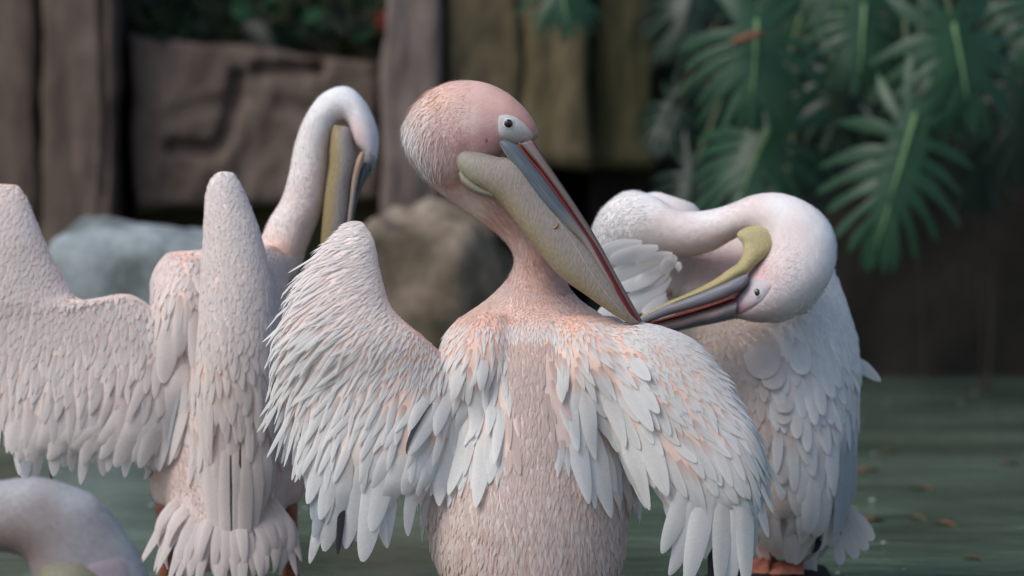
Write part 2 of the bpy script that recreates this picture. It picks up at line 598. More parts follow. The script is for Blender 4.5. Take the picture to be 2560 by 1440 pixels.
    def eye(s, x, y, r, ax=1.0, ay=1.0, lid=(.62, .60, .60), proud=.35, iris_off=(.35, .45)):
        h = s.hit(x, y)
        p, n = (h[0], h[1]) if h[0] is not None else (W(x, y, s.d0), -F)
        rad = r * s.d0 / FPX
        t1 = (R - n * R.dot(n)).normalized(); t2 = n.cross(t1)
        def blob(name, ce, rr, mat, parent, flat=1.0):
            V, FC = ellipsoid((0, 0, 0), 1, 1, 1, 20, 14)
            V = [ce + t1 * (v.x * rr * ax) + t2 * (v.y * rr * ay) + n * (v.z * rr * flat) for v in V]
            me = mesh_from(name, V, FC); fix_normals(me)
            return link(name, me, mat, parent)
        e = blob("eye", p + n * .0012, rad, M_IRIS, s.root, .6)
        blob("pupil", p + n * .0021 - t1 * rad * .10 * ax - t2 * rad * -.08, rad * .93, M_EYE, e, .56)
        # pale lid ring
        ring = []
        for k in range(25):
            a = 2 * math.pi * k / 24
            ring.append(p + n * .0016 + t1 * (math.cos(a) * rad * 1.08 * ax) + t2 * (math.sin(a) * rad * 1.06 * ay))
        V, FC = tube(ring, [rad * .2, rad * .2], m=8)
        me = mesh_from("eyelid", V, FC, [lid] * len(V)); fix_normals(me)
        link("eyelid", me, M_SKIN, e)

WHITE = np.array((.885, .88, .862))
PINKW = np.array((.80, .72, .68))
def leg_and_foot(root, top, foot, r0=.012, r1=.009, toe_dir=(0, 1, 0)):
    """bare shank with a webbed foot"""
    top = Vector(top); foot = Vector(foot)
    V, FC = tube([top, top.lerp(foot, .35), top.lerp(foot, .75), foot + Vector((0, 0, .012))], [r0, r1 * .95, r1 * .9, r1 * 1.25], m=10, n=10)
    lg = link("leg", mesh_from("leg", V, FC), M_LEG, root)
    f = Vector(toe_dir).normalized(); sd = Vector((f.y, -f.x, 0))
    V, FC = [], []
    tips = [(-.5, .085), (0.0, .115), (.45, .10), (.95, .06)]
    nr = 6
    angs = np.linspace(-.55, 1.0, 13)
    V.append(foot + Vector((0, 0, .022))); 
    for a in angs:
        near = min(abs(a - t[0]) for t in tips)
        rad_ = np.interp(a, [t[0] for t in tips], [t[1] for t in tips]) * (1 - .18 * min(1, near / .22))
        for k in range(1, nr + 1):
            q = k / nr
            toe = max(0, 1 - near / .1)
            z = (.020 * (1 - q) + .003) * (1 + .0 * toe) + .006 * toe * (1 - .4 * q)
            V.append(foot + (f * math.cos(a) + sd * math.sin(a)) * (rad_ * q) + Vector((0, 0, z)))
    nA = len(angs)
    for i in range(nA - 1):
        FC.append((0, 1 + i * nr, 1 + (i + 1) * nr))
        for k in range(nr - 1):
            a = 1 + i * nr + k; b = a + nr
            FC.append((a, a + 1, b + 1, b))
    # underside
    kk = len(V)
    V += [Vector((v.x, v.y, foot.z)) for v in V[:kk]]
    FC += [tuple(kk + i for i in reversed(q)) for q in FC]
    rim = [1 + i * nr + nr - 1 for i in range(nA)]
    for i in range(nA - 1): FC.append((rim[i], rim[i + 1], rim[i + 1] + kk, rim[i] + kk))
    for k in range(nr - 1):
        a = 1 + k; FC.append((a + 1, a, a + kk, a + 1 + kk)); b = 1 + (nA - 1) * nr + k; FC.append((b, b + 1, b + 1 + kk, b + kk))
    me = mesh_from("foot", V, FC); fix_normals(me)
    link("foot", me, M_LEG, lg)
    return lg

def lerp3(a, b, t):
    t = min(1, max(0, t)); return tuple(a[i] + (b[i] - a[i]) * t for i in range(3))

# ------------------------------------------------------------------ the setting: water, ledge, rock wall
def water_mat():
    m, nt, p, out = new_mat("pond water")
    tc = nd(nt, "ShaderNodeTexCoord")
    mp = nd(nt, "ShaderNodeMapping"); mp.inputs["Scale"].default_value = (1, 1.6, 1)
    nt.links.new(tc.outputs["Object"], mp.inputs[0])
    n1 = nd(nt, "ShaderNodeTexNoise"); n1.inputs["Scale"].default_value = 1.7; n1.inputs["Detail"].default_value = 3
    nt.links.new(mp.outputs[0], n1.inputs["Vector"])
    rp = nd(nt, "ShaderNodeValToRGB"); e = rp.color_ramp.elements
    e[0].position = .35; e[0].color = (.056, .080, .056, 1); e[1].position = .66; e[1].color = (.12, .168, .122, 1)
    nt.links.new(n1.outputs[0], rp.inputs[0]); nt.links.new(rp.outputs[0], p.inputs["Base Color"])
    p.inputs["Roughness"].default_value = .16
    p.inputs["IOR"].default_value = 1.33
    n2 = nd(nt, "ShaderNodeTexNoise"); n2.inputs["Scale"].default_value = 7; n2.inputs["Detail"].default_value = 3
    mp2 = nd(nt, "ShaderNodeMapping"); mp2.inputs["Scale"].default_value = (.7, 1.6, 1)
    nt.links.new(tc.outputs["Object"], mp2.inputs[0]); nt.links.new(mp2.outputs[0], n2.inputs["Vector"])
    b = nd(nt, "ShaderNodeBump"); b.inputs["Strength"].default_value = .5; b.inputs["Distance"].default_value = .03
    nt.links.new(n2.outputs[0], b.inputs["Height"]); nt.links.new(b.outputs[0], p.inputs["Normal"])
    return m

V = [(-14, -3, 0), (14, -3, 0), (14, 14, 0), (-14, 14, 0)]
tag(link("water", mesh_from("water", V, [(0, 1, 2, 3)]), water_mat()), kind="structure")
M_MUD = rock_mat("pond bed", (.03, .028, .02), (.045, .04, .03), (.06, .055, .04))
V = [(-60, -20, -.35), (60, -20, -.35), (60, 80, -.35), (-60, 80, -.35)]
tag(link("ground", mesh_from("ground", V, [(0, 1, 2, 3)]), M_MUD), kind="structure")

M_ROCKB = rock_mat("brown rock", (.080, .058, .047), (.115, .084, .068), (.14, .106, .088))
M_ROCKP = rock_mat("pinkish rock", (.11, .085, .075), (.155, .12, .106), (.19, .155, .14))
M_ROCKY = rock_mat("mossy ochre rock", (.070, .060, .028), (.12, .095, .052), (.165, .13, .082))
M_ROCKM = rock_mat("dark mossy rock", (.026, .028, .013), (.055, .051, .022), (.085, .073, .033))
M_ROCKD = rock_mat("dark shade-toned rock", (.008, .0075, .006), (.015, .013, .010), (.026, .021, .015))  # near-black tone stands in for overhang shade on the back walls
M_ROCKG = rock_mat("grey limestone", (.12, .135, .13), (.26, .30, .30), (.40, .45, .46), scale=5, stretch=(1, 1, .6))
M_ROCKO = rock_mat("ochre boulder rock", (.06, .05, .03), (.18, .14, .10), (.32, .26, .20), scale=4, stretch=(1, 1, 1))

def seg_dist(x, y, poly):
    best = 1e9
    for (x0, y0), (x1, y1) in zip(poly[:-1], poly[1:]):
        dx, dy = x1 - x0, y1 - y0
        t = max(0, min(1, ((x - x0) * dx + (y - y0) * dy) / (dx * dx + dy * dy + 1e-9)))
        best = min(best, math.hypot(x - x0 - t * dx, y - y0 - t * dy))
    return best

def slab(name, quad, d, mat, label, cat, thick=.5, rnd=26, rough=.02, cracks=(), seed=0, nx=44, ny=44, lean=0.0, group=None):
    """a block of the artificial rock face; quad = its outline tl, tr, br, bl"""
    (ax, ay), (bx, by), (cx, cy), (dx, dy) = quad
    V, FC = [], []
    for i in range(ny + 1):
        v = i / ny
        for j in range(nx + 1):
            u = j / nx
            x = (ax * (1 - u) + bx * u) * (1 - v) + (dx * (1 - u) + cx * u) * v
            y = (ay * (1 - u) + by * u) * (1 - v) + (dy * (1 - u) + cy * u) * v
            ed = min(u * abs(bx - ax), (1 - u) * abs(bx - ax), v * abs(dy - ay), (1 - v) * abs(dy - ay))
            k = max(0, 1 - ed / rnd)
            wob = noise.fractal(Vector((x * .006 + seed, y * .006, seed * 3.1)), 1.0, 2.1, 4) * 14 * (1 - max(0, 1 - ed / 60) * .0)
            dep = d + lean * v + rnd / FPX * d * (1 - math.sqrt(max(0, 1 - k * k)))
            dep += rough * noise.fractal(Vector((x * .011, y * .006, seed * 7.7)), 1.0, 2.0, 5)
            for (poly, wd, dp) in cracks:
                q = seg_dist(x + wob * .6, y + wob * .4, poly)
                if q < wd: dep += dp * (1 - (q / wd) ** 2)
            V.append(W(x + wob * k, y + wob * k, dep))
    for i in range(ny):
        for j in range(nx):
            a = i * (nx + 1) + j
            FC.append((a, a + nx + 1, a + nx + 2, a + 1))
    ring = [j for j in range(nx + 1)] + [i * (nx + 1) + nx for i in range(1, ny + 1)] + [ny * (nx + 1) + j for j in range(nx - 1, -1, -1)] + [i * (nx + 1) for i in range(ny - 1, 0, -1)]
    k0 = len(V)
    for r in ring: V.append(V[r] + Vector((0, thick, 0)))
    for i in range(len(ring)):
        j = (i + 1) % len(ring)
        FC.append((ring[i], ring[j], k0 + j, k0 + i))
    FC.append(tuple(k0 + i for i in range(len(ring)))[::-1])
    me = mesh_from(name, V, FC); fix_normals(me)
    o = link(name, me, mat)
    return tag(o, label, cat, group)

def boulder(name, c, rx, ry, rz, mat, label, seed=0, pw=.7, amp=.12, cut=None):
    V, FC = ellipsoid((0, 0, 0), 1, 1, 1, 56, 40)
    out = []
    for v in V:
        q = Vector((math.copysign(abs(v.x) ** pw, v.x), math.copysign(abs(v.y) ** pw, v.y), math.copysign(abs(v.z) ** pw, v.z)))
        f = 1 + amp * noise.fractal(q * 1.6 + Vector((seed, seed * 2, 0)), 1.0, 2.0, 5)
        q = q * f
        out.append(Vector(c) + Vector((q.x * rx, q.y * ry, q.z * rz)))
    me = mesh_from(name, out, FC); fix_normals(me)
    return tag(link(name, me, mat), label, "rock")

# dark rock behind everything, and the blocks in front of it
def cliff(name, x0, x1, y, z0, z1, mat, label, seed, amp=.12, thick=1.2, nx=110, nz=46):
    V, FC = [], []
    for i in range(nz + 1):
        for j in range(nx + 1):
            x = x0 + (x1 - x0) * j / nx; z = z0 + (z1 - z0) * i / nz
            yy = y + amp * noise.fractal(Vector((x * 1.3 + seed, z * .7, seed)), 1.0, 2.1, 5)
            V.append((x, yy, z))
    for i in range(nz):
        for j in range(nx):
            a = i * (nx + 1) + j; FC.append((a, a + 1, a + nx + 2, a + nx + 1))
    k = len(V)
    ring = [j for j in range(nx + 1)] + [i * (nx + 1) + nx for i in range(1, nz + 1)] + [nz * (nx + 1) + j for j in range(nx - 1, -1, -1)] + [i * (nx + 1) for i in range(nz - 1, 0, -1)]
    for r in ring: V.append((V[r][0], y + thick, V[r][2]))
    for i in range(len(ring)):
        j = (i + 1) % len(ring); FC.append((ring[j], ring[i], k + i, k + j))
    FC.append(tuple(k + i for i in range(len(ring))))
    me = mesh_from(name, V, FC); fix_normals(me)
    return tag(link(name, me, mat), label, "rock wall")

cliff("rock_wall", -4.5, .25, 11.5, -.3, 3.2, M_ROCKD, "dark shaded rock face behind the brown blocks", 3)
cliff("rock_wall", .22, 4.5, 10.86, -.3, 1.42, M_ROCKD, "dark shade-toned rock wall rising from the green water under the big leaves", 9, amp=.10, thick=2.2)
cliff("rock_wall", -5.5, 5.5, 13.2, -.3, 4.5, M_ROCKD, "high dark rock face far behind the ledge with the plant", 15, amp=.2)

slab("rock_block", [(-420, -620), (90, -620), (105, 985), (-420, 985)], 10.75, M_ROCKB, "wide brown rock block to the outside of the vertical crack", "rock", seed=1, group=None)
slab("rock_block", [(95, -620), (300, -620), (278, 985), (108, 985)], 10.66, M_ROCKB, "tall grey-brown rock block beside the dark gap", "rock", seed=2, cracks=[([(250, -50), (262, 300), (255, 500)], 12, .03)])
slab("rock_block", [(322, 84), (948, 150), (955, 500), (338, 520)], 10.8, M_ROCKB, "low broad brown rock block with an L-shaped crack and sloping top", "rock", seed=3, nx=90, ny=60,
     cracks=[([(592, 190), (565, 320), (540, 372), (430, 366)], 26, .045), ([(640, 172), (800, 176)], 24, .04), ([(810, 120), (800, 176)], 20, .035), ([(600, 240), (420, 300)], 30, .012), ([(700, 260), (880, 330)], 34, .012)])
slab("rock_block", [(962, -620), (1112, -620), (1100, 985), (945, 985)], 10.55, M_ROCKP, "slim pinkish rock pillar next to the ochre block", "rock", seed=4)
slab("rock_block", [(1112, -620), (1478, -620), (1470, 420), (1108, 405)], 10.62, M_ROCKY, "ochre rock block with moss overhanging a dark hollow", "rock", seed=5, cracks=[([(1300, -20), (1310, 200), (1290, 400)], 12, .03)], thick=.9)
slab("rock_block", [(1482, -620), (1652, -620), (1640, 425), (1474, 428)], 10.70, M_ROCKM, "dark green mossy rock block between the ochre block and the leaves", "rock", seed=6, thick=.9)

slab("rock_block", [(325, 492), (962, 480), (962, 990), (325, 990)], 11.0, M_ROCKM, "dark mossy base block under the low broad block with the L-shaped crack", "rock", seed=7)

p = W(330, 760, 8.9)
boulder("boulder", (p.x - .01, p.y + .25, .16), .235, .28, .36, M_ROCKG, "flat-topped pale grey boulder behind the birds with raised wings", seed=2, pw=.42, amp=.08)
p = W(1050, 700, 9.4)
boulder("boulder", (p.x, p.y + .2, .14), .235, .3, .40, M_ROCKO, "rounded ochre brown boulder behind the neck of the preening bird", seed=5, pw=.75, amp=.16)

# submerged ledge the birds stand on, with a dark stone
def ledge():
    V, FC = [], []
    nx, ny = 60, 34
    for i in range(ny + 1):
        for j in range(nx + 1):
            x = -2.4 + 4.2 * j / nx; y = 4.6 + 2.3 * i / ny
            z = .012 + .012 * noise.fractal(Vector((x * 3, y * 3, 1)), 1, 2, 3)
            ed = min(x + 2.4, 1.8 - x, y - 4.6, 6.9 - y)
            if ed < .25: z -= (1 - ed / .25) ** 2 * .3
            V.append((x, y, z))
    for i in range(ny):
        for j in range(nx):
            a = i * (nx + 1) + j; FC.append((a, a + 1, a + nx + 2, a + nx + 1))
    return mesh_from("rock_ledge", V, FC)
tag(link("rock_ledge", ledge(), M_ROCKM), kind="structure")

# ------------------------------------------------------------------ split-leaf plant
def leaf_mat(name, c1, c2):
    m, nt, p, out = new_mat(name)
    tc = nd(nt, "ShaderNodeTexCoord")
    nz = nd(nt, "ShaderNodeTexNoise"); nz.inputs["Scale"].default_value = 14; nz.inputs["Detail"].default_value = 4
    nt.links.new(tc.outputs["Object"], nz.inputs["Vector"])
    mx = nd(nt, "ShaderNodeMix", data_type='RGBA'); mx.inputs[6].default_value = (*c1, 1); mx.inputs[7].default_value = (*c2, 1)
    nt.links.new(nz.outputs[0], mx.inputs[0]); nt.links.new(mx.outputs[2], p.inputs["Base Color"])
    p.inputs["Roughness"].default_value = .36
    p.inputs["Specular IOR Level"].default_value = .28
    tr = nd(nt, "ShaderNodeBsdfTranslucent"); tr.inputs[0].default_value = (c2[0] * 1.3, c2[1] * 1.5, c2[2], 1)
    ms = nd(nt, "ShaderNodeMixShader"); ms.inputs[0].default_value = .15
    nt.links.new(p.outputs[0], ms.inputs[1]); nt.links.new(tr.outputs[0], ms.inputs[2]); nt.links.new(ms.outputs[0], out.inputs[0])
    return m
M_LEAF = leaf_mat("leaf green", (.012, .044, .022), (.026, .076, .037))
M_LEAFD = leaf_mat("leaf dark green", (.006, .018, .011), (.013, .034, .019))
M_RIB = plain_mat("leaf rib", (.10, .20, .07), rough=.45, var=.2)
M_STEM = plain_mat("stem", (.06, .085, .03), rough=.6, var=.3)
M_BROWN = plain_mat("dry stalk", (.19, .075, .04), rough=.8, var=.3)

def split_leaf(L, S, seed, nl=10):
    """deeply lobed blade in local x (across), y (stalk to tip), z (face); lobes bend and droop"""
    rr = random.Random(seed)
    V, FC = [], []
    def bend(x, y, z=0):
        return Vector((x, y, z - .55 * x * x / S - .22 * max(0, y - .35 * L) ** 2 / L - .10 * max(0, -y) ** 2 / L))
    # centre blade
    n = 14
    for i in range(n + 1):
        t = i / n
        w = S * (.24 * math.sin(math.pi * min(1, .18 + t * .82)) + .02) * (1 - t ** 4)
        for u in (-1, -.5, 0, .5, 1):
            V.append(bend(w * u, L * (t * 1.05 - .06), -abs(u) * .0 + (.006 if u == 0 else 0)))
    for i in range(n):
        for j in range(4):
            a = i * 5 + j; FC.append((a, a + 1, a + 6, a + 5))
    for sd in (-1, 1):
        for k in range(nl):
            t = k / (nl - 1)
            y0 = L * (-.02 + .86 * t ** 1.05)
            ang = math.radians(142 - 122 * t ** .8 + rr.uniform(-6, 6))
            ln = S * (.72 + .34 * math.sin(math.pi * (t * .75 + .15))) * (1 - .42 * t ** 3) * rr.uniform(.88, 1.1)
            wd = S * .078 * rr.uniform(.85, 1.2) * (1 - .25 * t)
            ns = 9
            x, y, a = 0.0, y0, ang
            k0 = len(V)
            lift = rr.uniform(-.012, .012); tw = rr.uniform(-.5, .5)
            for q in range(ns + 1):
                f = q / ns
                w = wd * (1.25 - .45 * f) * (1 + .22 * math.sin(f * 9 + seed + k)) * max(.0, 1 - f ** 5) ** .5
                px_, py_ = -math.cos(a), math.sin(a)
                for u in (-1, 0, 1):
                    V.append(bend(sd * (x + px_ * w * u), y + py_ * w * u * 1.0, .002 + lift * f + (-.25 * w * abs(u)) + tw * w * u * f))
                a -= math.radians(3.5) * (1 if t > .15 else -1)
                x += math.sin(a) * ln / ns; y += math.cos(a) * ln / ns
            for q in range(ns):
                for j in range(2):
                    b = k0 + q * 3 + j; FC.append((b, b + 1, b + 4, b + 3))
    return V, FC, bend

def add_leaf(root, base, tip, span, d, seed, mat, tilt=.55, crown=None, roll=0.0, dd=-.05):
    B = W(*base, d); T = W(*tip, d + dd)
    y = (T - B); L = y.length; y.normalize()
    nrm = (-F + Vector((0, 0, 1)) * tilt + R * roll)
    nrm = (nrm - y * nrm.dot(y)).normalized()
    x = y.cross(nrm)
    S = span * d / FPX
    V, FC, bend = split_leaf(L, S, seed)
    M = lambda v: B + x * v.x + y * v.y + nrm * v.z
    lf = link("leaf", mesh_from("leaf", [M(v) for v in V], FC), mat, root)
    rib = [M(bend(0, L * t) + Vector((0, 0, .005))) for t in np.linspace(-.05, .95, 8)]
    Vt, Ft = tube(rib, [.0065, .004, .0015], m=6)
    link("midrib", mesh_from("midrib", Vt, Ft), M_RIB if mat is M_LEAF else M_LEAFD, lf)
    if crown is not None:
        mid = B.lerp(crown, .5) + Vector((0, -.12, .10))
        Vt, Ft = tube([M(bend(0, -.03 * L)), B.lerp(mid, .4) + Vector((0, .02, .02)), mid, crown], [.006, .007, .010], m=7, n=12)
        link("leaf_stalk", mesh_from("leaf_stalk", Vt, Ft), M_STEM, root)
    return lf

crown = Vector((1.02, 10.95, 1.52))
plant = empty("split_leaf_philodendron", (1.02, 10.95, 1.40))
tag(plant, "large glossy split-leaf philodendron hanging over the dark shade-toned wall", "plant")
Vt, Ft = tube([crown + Vector((0, .05, -.16)), crown + Vector((.01, 0, -.05)), crown + Vector((0, -.02, .12))], [.05, .055, .03], m=10, n=8)
link("stem", mesh_from("stem", Vt, Ft), M_STEM, plant)
leaf_specs = [  # base, tip, half span (px), distance, material, roll
    ((1893, 60), (1880, 262), 205, 9.35, M_LEAF, 0.05),
    ((1925, 322), (1845, 500), 195, 9.5, M_LEAF, -.15),
    ((2285, 300), (2185, 640), 200, 9.3, M_LEAF, .1),
    ((2385, 70), (2425, 270), 215, 9.4, M_LEAF, .2),
    ((2080, -70), (2110, 70), 170, 9.8, M_LEAF, -.1),
    ((1395, -60), (1420, 55), 120, 9.6, M_LEAF, 0),
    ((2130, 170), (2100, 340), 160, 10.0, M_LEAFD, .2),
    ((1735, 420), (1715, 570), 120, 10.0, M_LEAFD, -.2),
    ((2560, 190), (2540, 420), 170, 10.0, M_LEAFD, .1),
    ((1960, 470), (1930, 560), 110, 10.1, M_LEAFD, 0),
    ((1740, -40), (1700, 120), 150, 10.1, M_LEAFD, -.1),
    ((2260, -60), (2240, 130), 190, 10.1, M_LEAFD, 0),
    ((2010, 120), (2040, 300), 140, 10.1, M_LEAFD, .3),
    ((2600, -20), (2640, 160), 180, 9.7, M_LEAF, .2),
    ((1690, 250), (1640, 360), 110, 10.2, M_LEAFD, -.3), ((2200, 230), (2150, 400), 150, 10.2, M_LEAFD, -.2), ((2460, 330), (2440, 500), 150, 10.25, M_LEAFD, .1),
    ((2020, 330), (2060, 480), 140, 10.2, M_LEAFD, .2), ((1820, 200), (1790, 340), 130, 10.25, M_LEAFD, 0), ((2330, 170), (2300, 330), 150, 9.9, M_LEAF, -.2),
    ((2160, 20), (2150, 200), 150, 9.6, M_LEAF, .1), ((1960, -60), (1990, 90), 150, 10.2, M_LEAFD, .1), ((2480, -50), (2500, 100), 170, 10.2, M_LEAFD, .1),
]
for i, (b, t, sp, d, m, rl) in enumerate(leaf_specs):
    add_leaf(plant, b, t, sp, d, 11 + i, m, crown=crown, roll=rl, tilt=.5 + .1 * (i % 3))
Vt, Ft = tube([W(1832, 105, 9.30), W(1870, 92, 9.29), W(1908, 82, 9.30)], [.008, .011, .007], m=7, n=6)
link("dry_stalk", mesh_from("dry_stalk", Vt, Ft), M_BROWN, plant)

# shrubs on top of the low broad block
def shrub(x, y, d, n, size, label, seed, lmat):
    rr = random.Random(seed)
    base = W(x, y, d)
    root = empty("leafy_shrub", base)
    tag(root, label, "plant")
    for k in range(n):
        a = rr.uniform(0, 2 * math.pi); h = rr.uniform(.03, .22) * size
        tipp = base + Vector((math.cos(a) * rr.uniform(.05, .3) * size, math.sin(a) * .15 * size, h))
        Vt, Ft = tube([base + Vector((0, 0, -.03)), base.lerp(tipp, .5) + Vector((0, 0, .04)), tipp], [.004, .002], m=5, n=5)
        link("stem", mesh_from("stem", Vt, Ft), M_STEM, root)
        dv = (tipp - base).normalized() + Vector((rr.uniform(-.4, .4), -.4, -.5)); dv.normalize()
        sd = dv.cross(Vector((0, -1, .3))).normalized(); nn = sd.cross(dv)
        L = rr.uniform(.06, .12) * size; wv = L * rr.uniform(.25, .42)
        VV, FF = [], []
        for i in range(7):
            t = i / 6; w = wv * math.sin(math.pi * min(1, .08 + .92 * t)) ** .8
            for u in (-1, 0, 1): VV.append(tipp + dv * (L * t) + sd * (w * u) - nn * (.2 * w * abs(u)) - Vector((0, 0, .25 * L * t * t)))
        for i in range(6):
            for j in range(2):
                q = i * 3 + j; FF.append((q, q + 1, q + 4, q + 3))
        link("leaf", mesh_from("leaf", VV, FF), lmat, root)
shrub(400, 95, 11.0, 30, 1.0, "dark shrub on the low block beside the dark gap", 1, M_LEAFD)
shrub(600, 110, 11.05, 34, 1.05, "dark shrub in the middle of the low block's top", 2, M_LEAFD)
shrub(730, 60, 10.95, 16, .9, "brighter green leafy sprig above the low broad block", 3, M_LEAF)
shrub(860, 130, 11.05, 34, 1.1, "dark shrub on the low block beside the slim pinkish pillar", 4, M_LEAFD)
V_, F_ = ellipsoid((0, 0, 0), .016, .014, .022, 12, 8)
fc = W(962, 52, 10.9)
fl = empty("red_flower", fc)
tag(fl, "small red flower in the dark shrub beside the pinkish pillar", "flower")
M_RED = plain_mat("red petal", (.35, .05, .03), rough=.6)
for k in range(5):
    a = k * 1.257
    link("petal", mesh_from("petal", [fc + Vector((v.x + math.cos(a) * .014, v.y, v.z * .8 + math.sin(a) * .016)) for v in V_], F_), M_RED, fl)
Vt, Ft = tube([fc, fc + Vector((-.02, .06, -.08)), W(900, 140, 11.05)], [.003, .003], m=5, n=6)
link("stem", mesh_from("stem", Vt, Ft), M_STEM, fl)

# roots hanging from the dark wall into the water
M_ROOT = plain_mat("root", (.045, .035, .026), rough=.9, var=.3)
for k, (x, w, lab) in enumerate(((2468, .008, "thick hanging root that dips into the water before the dark wall"), (2440, .004, "thin hanging root beside the thick one"), (2300, .004, "fine lone hanging root under the large hanging leaf"))):
    g = ground(x, 985)
    pts = [Vector((g.x + .015 * math.sin(z * 5 + k), g.y + (.22 * max(0, z - .5)), z)) for z in np.linspace(-.06, 1.42, 9)]
    pts[-1].y = 10.9
    Vt, Ft = tube(pts, [w * .8, w, w * 1.3], m=7, n=26)
    tag(link("hanging_root", mesh_from("hanging_root", Vt, Ft), M_ROOT), lab, "root")

# floating leaves and specks on the water
M_FL = [plain_mat("fallen leaf orange", (.22, .085, .03), rough=.6, var=.4), plain_mat("fallen leaf ochre", (.17, .11, .03), rough=.6, var=.4), plain_mat("fallen leaf brown", (.11, .06, .035), rough=.6, var=.4)]
spots = [(2180, 1170, 0, "orange fallen leaf floating farther out beside the tail of the bird with tucked head"), (2310, 1215, 2, "long brown fallen leaf floating in open green water"),
         (2190, 1295, 0, "orange fallen leaf afloat right beside the tail fan"), (2370, 1305, 0, "orange fallen leaf floating alone in the open dark water"), (2300, 1290, 1, "ochre fallen leaf floating between two orange ones"),
         (2230, 1125, 2, "small brown fallen leaf floating near the dark wall"), (2530, 1155, 2, "brown fallen leaf floating far out below the hanging roots"), (2440, 1390, 1, "ochre fallen leaf floating in the dark ripples")]
for k, (x, y, mi, lab) in enumerate(spots):
    rr = random.Random(k)
    g = ground(x, y, .006); a = rr.uniform(-.5, .5); L = rr.uniform(.04, .065)
    VV, FF = [], []
    for i in range(8):
        t = i / 7; w = L * .28 * math.sin(math.pi * min(1, .06 + .94 * t)) ** .8
        for u in (-1, 0, 1):
            q = Vector(((t - .5) * L, u * w, .003 * abs(u) + .004 * math.sin(t * 5)))
            VV.append(g + Vector((q.x * math.cos(a) - q.y * math.sin(a), q.x * math.sin(a) + q.y * math.cos(a), q.z - .006)))
    for i in range(7):
        for j in range(2):
            q = i * 3 + j; FF.append((q, q + 1, q + 4, q + 3))
    tag(link("fallen_leaf", mesh_from("fallen_leaf", VV, FF), M_FL[mi]), lab, "leaf")
VV, FF = [], []
rr = random.Random(4)
for k in range(170):
    g = Vector((rr.uniform(-2.0, 2.2), rr.uniform(6.2, 10.6), .004)); s_ = rr.uniform(.003, .009)
    k0 = len(VV)
    for j in range(6):
        a = j * math.pi / 3
        VV.append(g + Vector((math.cos(a) * s_ * rr.uniform(.6, 1.2), math.sin(a) * s_ * rr.uniform(.6, 1.2), rr.uniform(0, .003))))
    VV.append(g + Vector((0, 0, s_ * .5)))
    for j in range(6): FF.append((k0 + j, k0 + (j + 1) % 6, k0 + 6))
tag(link("floating_specks", mesh_from("floating_specks", VV, FF), plain_mat("speck", (.42, .44, .42), rough=.5, var=.4), smooth=False), "pale bits of down and petals floating on the green water", "debris", kind="stuff")

# ------------------------------------------------------------------ birds
def loftv(rows, n=34, m=24, power=1.0): 
    v = loft(rows, n, m, None, power); return v[0], v[1]

